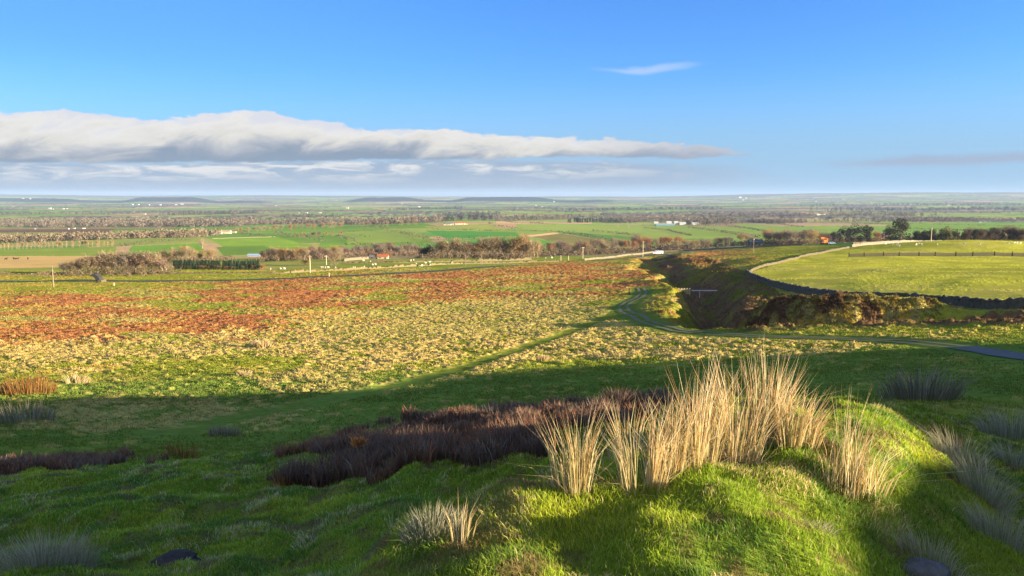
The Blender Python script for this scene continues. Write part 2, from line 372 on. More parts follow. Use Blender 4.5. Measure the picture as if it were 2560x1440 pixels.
class MB:
    """collects shapes into one mesh"""
    def __init__(s): s.v = []; s.f = []
    def add(s, vs, fs):
        k = len(s.v); s.v += [tuple(v) for v in vs]; s.f += [tuple(i + k for i in f) for f in fs]; return s
    def box(s, cx, cy, cz, sx, sy, sz, rz=0.0, taper=1.0):
        c, n = math.cos(rz), math.sin(rz); vs = []
        for z, t in ((-0.5, 1.0), (0.5, taper)):
            for x, y in ((-0.5, -0.5), (0.5, -0.5), (0.5, 0.5), (-0.5, 0.5)):
                X, Y = x * sx * t, y * sy * t
                vs.append((cx + X * c - Y * n, cy + X * n + Y * c, cz + z * sz))
        return s.add(vs, [(3, 2, 1, 0), (4, 5, 6, 7), (0, 1, 5, 4), (1, 2, 6, 5), (2, 3, 7, 6), (3, 0, 4, 7)])
    def tube(s, p, q, r0, r1, n=6):
        p, q = Vector(p), Vector(q); d = (q - p).normalized(); a = d.orthogonal().normalized(); b = d.cross(a); vs = []
        for c, r in ((p, r0), (q, r1)):
            for i in range(n):
                t = 2 * math.pi * i / n; vs.append(c + a * (r * math.cos(t)) + b * (r * math.sin(t)))
        fs = [(i, (i + 1) % n, n + (i + 1) % n, n + i) for i in range(n)] + [tuple(range(n - 1, -1, -1)), tuple(range(n, 2 * n))]
        return s.add(vs, fs)
    def loft(s, rings):
        """rings of equal length joined, ends capped"""
        n = len(rings[0]); vs = [v for r in rings for v in r]; fs = []
        for k in range(len(rings) - 1):
            for i in range(n): fs.append((k * n + i, k * n + (i + 1) % n, (k + 1) * n + (i + 1) % n, (k + 1) * n + i))
        fs += [tuple(range(n - 1, -1, -1)), tuple(range((len(rings) - 1) * n, len(rings) * n))]
        return s.add(vs, fs)
    def gable(s, x0, x1, y0, y1, z0, ze, zr):
        """walls with gable ends, ridge along x, closed under the roof"""
        ym = (y0 + y1) / 2
        vs = [(x0, y0, z0), (x1, y0, z0), (x1, y1, z0), (x0, y1, z0), (x0, y0, ze), (x1, y0, ze), (x1, y1, ze), (x0, y1, ze), (x0, ym, zr), (x1, ym, zr)]
        return s.add(vs, [(0, 1, 5, 4), (2, 3, 7, 6), (1, 2, 6, 9, 5), (3, 0, 4, 8, 7), (4, 5, 9, 8), (6, 7, 8, 9), (3, 2, 1, 0)])
    def roof(s, x0, x1, y0, y1, ze, zr, o=0.3, th=0.18):
        ym = (y0 + y1) / 2; k = (zr - ze) / (ym - y0)
        pr = [(y0 - o, ze - o * k), (ym, zr), (y1 + o, ze - o * k)]; vs = []
        for x in (x0 - o, x1 + o):
            for (y, z) in pr: vs.append((x, y, z + 0.03))
            for (y, z) in pr: vs.append((x, y, z + 0.03 + th))
        return s.add(vs, [(0, 6, 7, 1), (1, 7, 8, 2), (3, 4, 10, 9), (4, 5, 11, 10), (0, 1, 4, 3), (1, 2, 5, 4), (7, 6, 9, 10), (8, 7, 10, 11), (0, 3, 9, 6), (2, 8, 11, 5)])
    def build(s, name, material, parent=None, smooth=False):
        me = bpy.data.meshes.new(name); me.from_pydata(s.v, [], s.f); me.update(); me.materials.append(material)
        if smooth:
            for p in me.polygons: p.use_smooth = True
        o = bpy.data.objects.new(name, me); COL.objects.link(o); o.parent = parent; return o
rnd = random.Random(7); rng = np.random.default_rng(11)

# ------------------------------------------------------------------ paths and roads (plan lines)
def line(pts, ymin=2.0): return [at(px, py, ymin)[:2] for px, py in pts]
TRACK = line([(2640, 906), (2560, 893), (2480, 880), (2400, 869), (2300, 858), (2200, 851), (2100, 847), (1900, 842), (1760, 833), (1690, 826), (1640, 812), (1600, 796), (1567, 781), (1556, 769), (1570, 756), (1600, 743), (1608, 731), (1600, 720)], 45)
FOOT = line([(1535, 782), (1470, 812), (1400, 838), (1330, 862), (1250, 888), (1180, 912), (1100, 938), (1020, 958), (900, 985), (760, 1012), (600, 1045), (430, 1085)], 28)
ROAD = line([(-60, 716), (160, 716), (250, 714), (420, 708), (640, 700), (860, 690), (1060, 680), (1180, 670), (1300, 664)], 260)
LANE = line([(1480, 655), (1540, 648), (1600, 642), (1650, 636), (1720, 632)], 380)

# ------------------------------------------------------------------ ground
def ground_colour(x, y, z, rough_z):
    """real surface colours of the moor and the farmland, and how tussocky each place is"""
    px, py = proj(x, y, z)
    n = len(x); C = np.zeros((n, 3)); amp = np.zeros(n); kind = np.zeros(n, int)
    wn = fbm(x / 6, y / 6, 21, 4); wn2 = fbm(x / 2.2, y / 5, 22, 4); wl = fbm(x / 25, y / 25, 23, 3)
    wv = 1.4 * (fbm(x / 3, y / 3, 47, 2) - 0.5); sz = 0.62 + 0.7 * vnoise(x / 7, y / 7, 48) * 0; d1, cid1 = worley((x + wv) / 0.95, (y - wv) / 0.68, 41); d2, cid2 = worley(x / 0.36, y / 0.36, 43); d3, cid3 = worley(x / 2.0, y / 2.0, 45)
    qx = px + (wn - 0.5) * 200 + (wn2 - 0.5) * 80 + (cid1 - 0.5) * 110; qy = py + (wl - 0.5) * 34 + (wn2 - 0.5) * 26 + (cid3 - 0.5) * 16 + (cid1 - 0.5) * 10
    GREEN = np.array((0.235, 0.245, 0.028)); TAN = np.array((0.46, 0.34, 0.12)); RUST = np.array((0.36, 0.145, 0.052))
    GOLD = np.array((0.42, 0.27, 0.055)); DARKG = np.array((0.045, 0.095, 0.014)); LIME = np.array((0.40, 0.385, 0.045)); BROWN = np.array((0.135, 0.080, 0.040))
    # --- moor: green base with pale tussock grass, rust bracken and gold moss
    tan = np.zeros(n); rust = np.zeros(n)
    def soft(poly, w): return pin(poly, qx, qy) * w
    tan = np.maximum(tan, soft([(480, 850), (900, 800), (1020, 760), (1500, 740), (1560, 790), (1500, 830), (1100, 900), (960, 960), (800, 1000), (650, 985), (700, 930), (900, 880), (600, 880)], 0.60))
    tan = np.maximum(tan, soft([(1560, 800), (1650, 830), (1640, 900), (1300, 910), (1000, 990), (900, 990), (1250, 890), (1450, 830)], 0.60))
    tan = np.maximum(tan, soft([(1640, 830), (1900, 850), (2420, 850), (2300, 875), (2000, 905), (1600, 905)], 0.40))
    tan = np.maximum(tan, soft([(0, 860), (250, 855), (560, 850), (620, 880), (300, 905), (150, 925), (0, 925)], 0.52))
    tan = np.maximum(tan, soft([(100, 1010), (420, 1000), (820, 1020), (780, 1050), (560, 1080), (300, 1085), (90, 1080)], 0.5))
    tan = np.maximum(tan, soft([(560, 1040), (820, 1020), (900, 1040), (700, 1075), (560, 1080)], 0.46))
    tan = np.maximum(tan, soft([(1550, 720), (1760, 740), (1720, 815), (1600, 790)], 0.25))
    rust = np.maximum(rust, soft([(-50, 740), (300, 728), (650, 705), (1000, 676), (1400, 654), (1640, 660), (1690, 705), (1600, 725), (1500, 740), (1000, 752), (960, 790), (860, 812), (700, 830), (600, 850), (450, 855), (-50, 862)], 0.62))
    rust = np.maximum(rust, soft([(380, 800), (500, 775), (700, 790), (870, 812), (720, 828), (590, 850), (180, 862), (250, 835)], 0.97))
    rust = np.maximum(rust, soft([(1250, 668), (1450, 650), (1620, 662), (1640, 682), (1350, 700)], 0.85))
    rust = np.maximum(rust, soft([(1620, 740), (1680, 745), (1700, 790), (1640, 790)], 0.5))
    rust = np.maximum(rust, soft([(-50, 950), (110, 950), (120, 985), (-50, 990)], 0.6))
    rust = np.maximum(rust, soft([(1650, 620), (1850, 622), (1860, 640), (1700, 700), (1600, 660)], 0.62))
    s1 = fbm(x / 17, y / 13, 31, 5, 0.6); s2 = fbm(x / 6, y / 7, 32, 5, 0.6); s3 = fbm(x / 1.3, y / 1.6, 33, 3, 0.6)
    far = ss(60, 140, y)
    rustm = ss(-0.03, 0.14, rust - 0.49 + (s1 - 0.5) * 2.6 + (s3 - 0.5) * 0.5 + (s2 - 0.5) * 0.9 + (cid1 - 0.5) * 0.2) * (rust > 0)
    mix_ = (rust > 0.2) * (1 - rustm) * ss(0.44, 0.54, fbm(x / 13, y / 9, 36, 4)) * 0.8
    tm = ss(-0.02, 0.14, np.maximum(tan, mix_ * 0.8) - 0.33 * (1.15 - s2) * 2 + (cid1 - 0.5) * 0.75 - (d1 - 0.35) * 0.35)
    stray = (cid1 > 0.93) * ss(0.45, 0.3, d1) * 0.8 * (py > 740)
    tm = np.maximum(tm, stray)
    base = GREEN * (0.75 + 0.6 * s2[:, None])
    gold = ss(0.50, 0.62, s1 * 0.5 + s2 * 0.5 + 0.10 * (rust > 0.3))
    base = base * (1 - gold[:, None] * 0.75) + GOLD * gold[:, None] * 0.75
    rc = RUST[None] * (0.75 + 0.5 * s3[:, None]) + (GOLD - RUST)[None] * (ss(0.5, 0.7, s2) * 0.7)[:, None]
    rc = rc * (1 - 0.5 * (cid3 > 0.78) * ss(0.5, 0.2, d3))[:, None]
    tc = TAN[None] * (0.62 + 0.45 * cid2[:, None] + 0.4 * (s2[:, None] - 0.5) + 0.25 * s3[:, None]) * np.array((1, 0.98 , 0.92))
    C = base * (1 - rustm[:, None]) + rc * rustm[:, None]
    tc = tc + (TAN * 1.0 - tc) * (0.6 * ss(80, 150, y))[:, None]; tv = (tm * (0.92 - 0.22 * ss(80, 150, y)))[:, None]; C = C * (1 - tv) + tc * tv
    amp = 0.07 + 0.09 * tm * (0.4 + 1.2 * fbm(x / 5, y / 5, 38, 3)) + 0.06 * rustm
    dome = np.clip(1 - (d1 / 0.62) ** 2, 0, 1) * (0.35 + 0.65 * cid1); dome2 = np.clip(1 - (d2 / 0.6) ** 2, 0, 1) * (0.3 + 0.7 * cid2); dome3 = np.clip(1 - (d3 / 0.6) ** 2, 0, 1) * cid3
    disp = amp * (dome * 1.1 + dome2 * 0.5) + rustm * 0.12 * dome3 + (s3 - 0.5) * 0.16 + 0.10 * dome3
    # --- heather and bracken in and beside the gully, the bank
    gd, _ = seg_dist(x, y, GULLY)
    gm = ss(12, 7, gd) * (y > 78) * (y < 430) * (x > 0)
    hb = gm * ss(0.42, 0.52, fbm(x / 6, y / 6, 63, 4)) * ss(-2, 3, x - np.interp(y, [90, 100, 107, 138, 172, 430], [20, 27, 27, 33, 44, 80])); disp = disp + gm * 0.6 * (fbm(x / 2.6, y / 2.6, 64, 3) - 0.4)
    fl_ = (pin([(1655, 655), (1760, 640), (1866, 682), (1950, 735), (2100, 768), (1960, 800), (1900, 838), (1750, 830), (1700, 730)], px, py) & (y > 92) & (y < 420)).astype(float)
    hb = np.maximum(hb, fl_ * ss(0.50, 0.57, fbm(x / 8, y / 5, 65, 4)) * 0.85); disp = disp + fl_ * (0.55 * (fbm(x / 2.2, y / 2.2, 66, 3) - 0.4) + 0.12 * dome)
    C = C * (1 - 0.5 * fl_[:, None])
    bk, _ = seg_dist(x, y, BANK); bm = ss(8, 5, bk)
    hb = hb * (1 - bm); hb = np.maximum(hb, bm * ss(0.56, 0.64, fbm(x / 3, y / 3, 61, 3) + 0.26 * ss(49, 42, x)))
    C = C * (1 - hb[:, None]) + (BROWN * (0.6 + 0.8 * s3[:, None])) * hb[:, None]
    bt = bm * (1 - hb) * ss(0.25, 0.45, cid1); C = C * (1 - bt[:, None]) + np.array((0.26, 0.22, 0.075)) * bt[:, None]
    disp = disp + hb * 0.32 * dome3 * (1 + dome) + bm * (0.35 * dome + 0.2 * dome2 + 0.3 * dome3)
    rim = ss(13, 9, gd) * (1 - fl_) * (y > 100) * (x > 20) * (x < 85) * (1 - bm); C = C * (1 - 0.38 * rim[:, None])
    # --- enclosed pasture on the right, short grass
    fieldp = [(1866, 684), (1930, 712), (2002, 738), (2103, 748), (2237, 750), (2372, 762), (2472, 772), (2600, 784), (2900, 800), (2900, 560), (2250, 604), (2124, 615), (1990, 648)]
    fm = (pin(fieldp, px, py) & (y > 86) & (y < 460)).astype(float)
    fs = fbm(x / 5, y / 5, 51, 4); fc = LIME * (0.72 + 0.55 * fs[:, None]) ; 
    fc = fc + (np.array((0.42, 0.36, 0.08)) - LIME) * (ss(0.45, 0.7, fbm(x / 20, y / 12, 52, 4)) * 0.6)[:, None]
    fm3 = fm[:, None]; C = C * (1 - fm3) + fc * fm3
    disp = disp * (1 - fm) + fm * (0.07 * dome * ss(0.4, 0.6, fs) + 0.02 * dome2)
    # sheep pasture below the moor
    pm = (y > 330) * ss(-3, 3, (np.interp(px, [-200, 0, 400, 640, 900, 1200, 1460, 1700, 1760], [712, 704, 700, 694, 684, 666, 648, 632, 600]) - py)) * (px < 1850)
    lc = np.array((0.20, 0.245, 0.034)) * (0.8 + 0.4 * fs[:, None]); lc = lc + (np.array((0.33, 0.27, 0.09)) - lc) * (ss(0.46, 0.62, fbm(x / 60, y / 16, 55, 4)) * 0.6)[:, None]
    C = C * (1 - pm[:, None]) + lc * pm[:, None]; disp = disp * (1 - 0.8 * pm)
    rf = (pin([(2120, 616), (2250, 603), (2900, 560), (2900, 520), (1900, 560), (1900, 612)], px, py) & (y > 300) & (y < 900)).astype(float)
    C = C * (1 - rf[:, None]) + np.array((0.10, 0.19, 0.035)) * rf[:, None]; disp = disp * (1 - 0.8 * rf)
    # --- farmland beyond: a patchwork of fields
    f = ss(505, 540, y)
    ca, sa = math.cos(0.30), math.sin(0.30)
    gx = (x * ca + y * sa) + 60 * fbm(x / 300, y / 300, 81, 2); gy = (-x * sa + y * ca) + 60 * fbm(x / 300, y / 300, 82, 2)
    L = np.where(y < 1300, 1.0, np.where(y < 3500, 1.4, 2.6))
    row = np.floor(gy / (150 * L)); cell = np.floor(gx / (230 * L) + _h(row.astype(np.int64), np.full(n, 3), 2) * 3)
    r1 = _h(cell.astype(np.int64), row.astype(np.int64), 91); r2 = _h(cell.astype(np.int64), row.astype(np.int64), 92)
    pal = np.array([(0.125, 0.205, 0.035), (0.09, 0.19, 0.035), (0.16, 0.215, 0.05), (0.20, 0.215, 0.07), (0.085, 0.165, 0.03), (0.26, 0.205, 0.10), (0.145, 0.20, 0.045), (0.17, 0.16, 0.07), (0.10, 0.20, 0.03)])
    pc = pal[(r1 * 8.99).astype(int)] * (0.85 + 0.3 * r2[:, None]) * (0.85 + 0.3 * fbm(x / 90, y / 90, 93, 4)[:, None])
    ex = gx / (230 * L) + _h(row.astype(np.int64), np.full(n, 3), 2) * 3; ex = np.abs(ex - np.round(ex)) * 230 * L; ey = np.abs(gy / (150 * L) - np.round(gy / (150 * L))) * 150 * L
    edge = (np.minimum(ex, ey) < np.where(y < 2500, 1.5, 7)) & (y > 1500)
    pc[edge] = pc[edge] * 0.45
    wd = ss(0.54, 0.60, fbm(x / 520, y / 380, 95, 5, 0.55) + 0.03 * ss(-0.2, 0.5, x / y)) * ss(1500, 2400, y)
    wc = np.array((0.15, 0.13, 0.10)) * (0.7 + 0.7 * vnoise(x / 14, y / 14, 96)[:, None])
    pc = pc * np.array((1.75, 1.5, 1.55)); pc = pc * (1 - wd[:, None]) + wc * wd[:, None]
    uu = x / y; dk = ss(9000, 9300, y) * ss(11500, 10800, y) * np.maximum(ss(-0.74, -0.72, uu) * ss(-0.31, -0.34, uu), ss(-0.23, -0.21, uu) * ss(0.16, 0.12, uu))  # dark wooded ridges, with cloud shadow put into their colour
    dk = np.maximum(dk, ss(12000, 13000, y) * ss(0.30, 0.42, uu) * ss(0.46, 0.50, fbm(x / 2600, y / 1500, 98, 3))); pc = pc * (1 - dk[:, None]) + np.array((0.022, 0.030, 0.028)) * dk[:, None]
    hz = ss(13000, 14500, y)[:, None]; pc = pc * (1 - hz) + (pc * 0.4 + np.array((0.05, 0.05, 0.035))) * hz
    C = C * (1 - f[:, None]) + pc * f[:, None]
    for poly, c in FIELDS:
        m = pin(poly, px, py) & (y > 350) & (y < 3500)
        if m.any():
            v = 0.86 + 0.28 * fbm(x[m] / 60, y[m] / 25, 99, 4); C[m] = np.array(c)[None] * np.array((1.7, 1.42, 1.3)) * v[:, None]
    disp = disp * (1 - f) + wd * f * 7.0 * vnoise(x / 16, y / 16, 97) * ss(1500, 2400, y)
    # --- flattened, greener ground along tracks
    for ln, w, wt, cc in ((TRACK, 1.5, 4.2, (0.13, 0.18, 0.03)), (FOOT, 0.4, 1.9, (0.175, 0.20, 0.028)), (ROAD, 2.6, 7, (0.14, 0.18, 0.03)), (LANE, 2.6, 6, (0.2, 0.2, 0.06))):
        m = (np.abs(y - 200) < 300)
        d, _ = seg_dist(x, y, ln); k = ss(wt, w, d + (s3 - 0.5) * 1.2); k = k * (y < 500)
        C = C * (1 - k[:, None]) + np.array(cc) * (0.8 + 0.4 * s3[:, None]) * k[:, None]; disp = disp * (1 - k)
    # --- near hill: turf under the grass blades
    nr = ss(30, 16, y); turf = np.array((0.17, 0.225, 0.026)) * (0.7 + 0.5 * s3[:, None]); C = C * (1 - nr[:, None]) + turf * nr[:, None]
    hum = humm(x, y)
    disp = disp * (1 - nr) + hum * nr
    # shaded slope beyond: rougher green
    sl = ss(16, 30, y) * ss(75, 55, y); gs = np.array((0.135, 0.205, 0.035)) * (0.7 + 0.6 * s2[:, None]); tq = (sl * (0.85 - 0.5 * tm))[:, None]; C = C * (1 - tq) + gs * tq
    disp = disp * (1 - ss(480, 700, y)) + disp * ss(1400, 2200, y)
    return np.clip(C, 0.004, 0.8), disp
FIELDS = [
 ([(-60, 628), (290, 616), (290, 648), (-60, 640)], (0.13, 0.20, 0.035)), ([(-60, 640), (290, 640), (420, 650), (300, 690), (-60, 680)], (0.33, 0.26, 0.10)),
 ([(310, 640), (330, 615), (500, 608), (520, 640)], (0.10, 0.22, 0.03)), ([(-60, 672), (150, 668), (160, 700), (-60, 702)], (0.16, 0.21, 0.04)),
 ([(100, 610), (430, 588), (520, 585), (500, 606), (290, 616)], (0.15, 0.205, 0.05)), ([(520, 596), (690, 592), (760, 610), (900, 612), (800, 626), (560, 618)], (0.12, 0.225, 0.03)),
 ([(540, 618), (660, 614), (700, 632), (560, 640)], (0.085, 0.17, 0.03)), ([(600, 580), (870, 562), (960, 572), (940, 582), (700, 586)], (0.10, 0.20, 0.035)),
 ([(860, 578), (1020, 573), (1090, 600), (870, 612)], (0.14, 0.22, 0.045)), ([(1060, 576), (1290, 580), (1300, 590), (1120, 598)], (0.055, 0.19, 0.035)),
 ([(1120, 599), (1310, 590), (1420, 612), (1050, 618)], (0.075, 0.21, 0.035)), ([(1060, 566), (1220, 560), (1290, 578), (1080, 574)], (0.17, 0.22, 0.055)),
 ([(1310, 590), (1385, 581), (1400, 583), (1350, 592)], (0.50, 0.33, 0.16)), ([(1330, 592), (1400, 584), (1570, 610), (1420, 614)], (0.125, 0.135, 0.045)),
 ([(1400, 582), (1490, 578), (1600, 596), (1560, 609)], (0.06, 0.155, 0.035)), ([(1290, 560), (1620, 564), (1720, 590), (1600, 594), (1400, 578), (1290, 578)], (0.14, 0.215, 0.05)),
 ([(1610, 562), (1800, 566), (1960, 590), (1900, 600), (1720, 590)], (0.13, 0.21, 0.045)), ([(1830, 558), (2010, 568), (2120, 580), (1960, 590)], (0.13, 0.215, 0.045)),
 ([(2200, 556), (2700, 562), (2700, 582), (2280, 572)], (0.11, 0.215, 0.035)), ([(2000, 530), (2560, 520), (2700, 530), (2400, 540), (2050, 542)], (0.14, 0.22, 0.06)),
 ([(1240, 553), (1480, 556), (1480, 560), (1240, 558)], (0.34, 0.26, 0.14)), ([(-60, 574), (290, 572), (260, 582), (-60, 582)], (0.10, 0.075, 0.05)),
 ([(-60, 582), (150, 580), (120, 592), (-60, 598)], (0.16, 0.20, 0.06)),
 ([(870, 626), (980, 626), (1000, 640), (870, 640)], (0.36, 0.22, 0.09)),
]
def build_ground():
    ys = [0.62]
    while ys[-1] < 23500:
        y = ys[-1]
        st = 0.010 if y < 14 else 0.0042 if y < 45 else 0.0030 if y < 240 else 0.0042 if y < 520 else 0.008 if y < 1500 else 0.010
        ys.append(y * (1 + st))
    ys = np.array(ys)
    us = np.concatenate([np.linspace(-1.22, -0.76, 50)[:-1], np.linspace(-0.76, 0.76, 1350), np.linspace(0.76, 1.22, 50)[1:]])
    U, Yg = np.meshgrid(us, ys); x = (U * Yg).ravel(); y = Yg.ravel()
    z = h0(x, y)
    C, d = ground_colour(x, y, z, None)
    V = np.stack([x, y, z + d], 1); nr, nc = Yg.shape
    i = np.arange(nr * nc).reshape(nr, nc)
    Fc = np.stack([i[:-1, :-1], i[:-1, 1:], i[1:, 1:], i[1:, :-1]], -1)
    o = np_mesh('ground', V, Fc, 4, mat('ground', attr='Col', var=0.30, scale=2.2, trans=0.0001), col=C, smooth=True)
    tag(o, kind='structure'); print('ground', V.shape)
    # the hilltop behind the viewer
    gx, gy = np.meshgrid(np.linspace(-60, 60, 121), np.linspace(-60, 0.7, 62)); X, Yy = gx.ravel(), gy.ravel()
    Z = np.interp(X, [-60, -10, -3, -0.4, 0, 0.5, 3, 60], [-7, -3.2, -2.3, -1.85, -1.75, -1.68, -1.72, -1.9]) - 0.012 * np.abs(Yy)
    i = np.arange(121 * 62).reshape(62, 121); Fc = np.stack([i[:-1, :-1], i[:-1, 1:], i[1:, 1:], i[1:, :-1]], -1)
    o = np_mesh('hilltop', np.stack([X, Yy, Z], 1), Fc, 4, mat('turf', (0.07, 0.11, 0.02), scale=3), smooth=True); tag(o, kind='structure')
build_ground()

# the shoulder of the hill to the right, out of frame, which throws the long shadow over the slope
def build_shoulder():
    tanE = math.tan(SUN_EL); ax, ay = math.sin(SUN_AZ), math.cos(SUN_AZ)
    Q = [-40, -10, 0, 2.2, 3.4, 4.4, 5.4, 6.4, 7.4, 8.8, 10, 11.5, 13.3, 14.5, 16, 20, 30, 38]
    H = [-1.8, -1.9, -2.1, -2.18, -2.18, -2.20, -2.36, -2.55, -2.95, -3.35, -3.2, -3.45, -4.33, -4.2, -4.0, -5.0, -6.3, -7.2]
    E = []
    for px, py in ((0, 1000), (300, 992), (730, 982), (950, 965), (1100, 940), (1400, 917), (1700, 905), (1900, 896), (2150, 880), (2400, 866), (2560, 856)):
        X, Y, Z = at(px, py, 32); E.append((Y - X * ay / ax, Z - 0.1 - X * tanE / ax))
    E.sort(); Q += [e[0] for e in E]; H += [e[1] for e in E]; Q += [E[-1][0] + 6, E[-1][0] + 20, 140]; H += [E[-1][1] - 4, -27, -38]
    q = np.linspace(-40, 130, 341); s0 = np.interp(q, Q, H) 
    s0 = s0 + 0.10 * (fbm(q / 3.0, q * 0, 201, 3) - 0.5) * np.interp(q, [0, 12, 60], [0.6, 1, 6])
    t = np.array([-60, -40, -26, -16, -10, -5, -2, 0, 2.5, 6, 12, 25, 45, 80])
    crest = 16 + 1.1 * np.maximum(q, 0)               # distance along the sun direction from x = 0
    QQ, TT = np.meshgrid(q, t); CC = np.tile(crest, (len(t), 1))
    s = CC + TT; X = s * ax; Y = QQ + s * ay
    Zc = np.tile(s0 + (crest) * tanE, (len(t), 1))
    Z = Zc - np.where(TT < 0, 0.42 * -TT - 0.9 * (1 - np.exp(TT / 3.0)), 0.06 * TT)
    i = np.arange(Z.size).reshape(Z.shape); Fc = np.stack([i[:-1, :-1], i[:-1, 1:], i[1:, 1:], i[1:, :-1]], -1)
    o = np_mesh('hillside', np.stack([X.ravel(), Y.ravel(), Z.ravel()], 1), Fc, 4, mat('turf'), smooth=True); tag(o, kind='structure')
build_shoulder()

def build_ribbon(name, pts, w, material, lift=0.06, step=1.0, jit=0.12, **kw):
    P = np.array(pts); seg = np.hypot(*np.diff(P, axis=0).T); s = np.concatenate([[0], np.cumsum(seg)])
    t = np.arange(0, s[-1], step); x = np.interp(t, s, P[:, 0]); y = np.interp(t, s, P[:, 1])
    k = np.ones(5) / 5
    if len(x) > 12: x[4:-4] = np.convolve(x, k, 'same')[4:-4]; y[4:-4] = np.convolve(y, k, 'same')[4:-4]
    dx, dy = np.gradient(x), np.gradient(y); L = np.hypot(dx, dy); nx, ny = -dy / L, dx / L
    rows = []
    for off in (-1, -0.5, 0, 0.5, 1):
        j = off * w / 2 * (1 + jit * (vnoise(t / 1.5, t * 0, 3 if off > 0 else 4) - 0.5) * 2)
        X, Y = x + nx * j, y + ny * j; rows.append(np.stack([X, Y, h0(X, Y) + lift], 1))
    V = np.concatenate(rows); n = len(t); i = np.arange(5 * n).reshape(5, n)
    Fc = np.stack([i[:-1, :-1], i[1:, :-1], i[1:, 1:], i[:-1, 1:]], -1)
    o = np_mesh(name, V, Fc, 4, material); tag(o, **kw); return o
build_ribbon('path', TRACK[:4], 2.4, mat('gravel', (0.12, 0.115, 0.11), scale=4, var=0.35), step=0.5, kind='structure')
build_ribbon('path', [(p[0] - 0.7, p[1]) for p in TRACK[3:]], 0.55, mat('worn_earth', (0.17, 0.15, 0.085), scale=4, var=0.35), step=0.7, jit=0.5, kind='structure')
build_ribbon('path', [(p[0] + 0.75, p[1]) for p in TRACK[3:]], 0.55, mat('worn_earth'), step=0.7, jit=0.5, kind='structure')
build_ribbon('road', ROAD, 5.0, mat('asphalt', (0.06, 0.06, 0.065), scale=1), lift=0.12, step=4, jit=0, kind='structure')
build_ribbon('road', LANE, 5.0, mat('asphalt'), lift=0.12, step=4, jit=0, kind='structure')
# ------------------------------------------------------------------ low vegetation
def zn(x, y):
    nr = ss(30, 16, y); s3 = 0
    return h0(x, y) + nr * humm(x, y)
def blades(name, X, Y, Z, H, W, LX, LY, CB, CT, material, parent=None, ang=None, droop=0.35):
    """tapered bent blades, five points each"""
    n = len(X); a = rng.uniform(0, math.pi, n) if ang is None else ang
    cx, cy = np.cos(a) * W / 2, np.sin(a) * W / 2
    V = np.empty((n, 5, 3)); mx, my = X + LX * 0.35, Y + LY * 0.35
    V[:, 0] = np.stack([X - cx, Y - cy, Z - 0.01], 1); V[:, 1] = np.stack([X + cx, Y + cy, Z - 0.01], 1)
    V[:, 2] = np.stack([mx + cx * 0.8, my + cy * 0.8, Z + H * 0.58], 1); V[:, 3] = np.stack([mx - cx * 0.8, my - cy * 0.8, Z + H * 0.58], 1)
    V[:, 4] = np.stack([X + LX, Y + LY, Z + H * (1 - droop * np.clip(np.hypot(LX, LY) / np.maximum(H, 1e-3), 0, 1.2) ** 2 * 0.5)], 1)
    b = (np.arange(n) * 5)[:, None]
    T = (b + np.array([0, 1, 2, 0, 2, 3, 3, 2, 4])[None]).ravel()
    C = np.empty((n, 5, 3)); C[:, 0] = C[:, 1] = CB; C[:, 2] = C[:, 3] = (CB + CT) / 2; C[:, 4] = CT
    return np_mesh(name, V.reshape(-1, 3), T, 3, material, parent, col=C.reshape(-1, 3))
leafm = mat('leaf', attr='Col', var=0.06, scale=6, trans=0.35)
strawm = mat('straw', attr='Col', var=0.06, scale=9, trans=0.42)
HEATHER = [(150, 1178), (260, 1140), (420, 1112), (560, 1095), (720, 1068), (960, 1048), (1240, 1020), (1440, 1000), (1640, 1010), (1700, 1040), (1560, 1075), (1420, 1120), (1330, 1165), (1180, 1185), (1000, 1190), (880, 1205), (760, 1235), (700, 1225), (820, 1165), (720, 1135), (560, 1128), (430, 1145)]
def heather_mask(x, y):
    px, py = proj(x, y, h0(x, y))
    w = fbm(x / 0.9, y / 0.9, 301, 3) - 0.5
    m = pin(HEATHER, px + w * 180, py + w * 80 + 14) & (y < 17)
    m &= fbm(x / 0.9, y / 0.9, 303, 3) > 0.38 - 0.0 * px
    # ragged line further left
    m |= (np.abs(py - np.interp(px, [-100, 0, 160, 300, 450, 720, 900], [1170, 1166, 1160, 1140, 1120, 1092, 1070])) < 20 + w * 50) & (px < 900) & (y < 19)
    return m
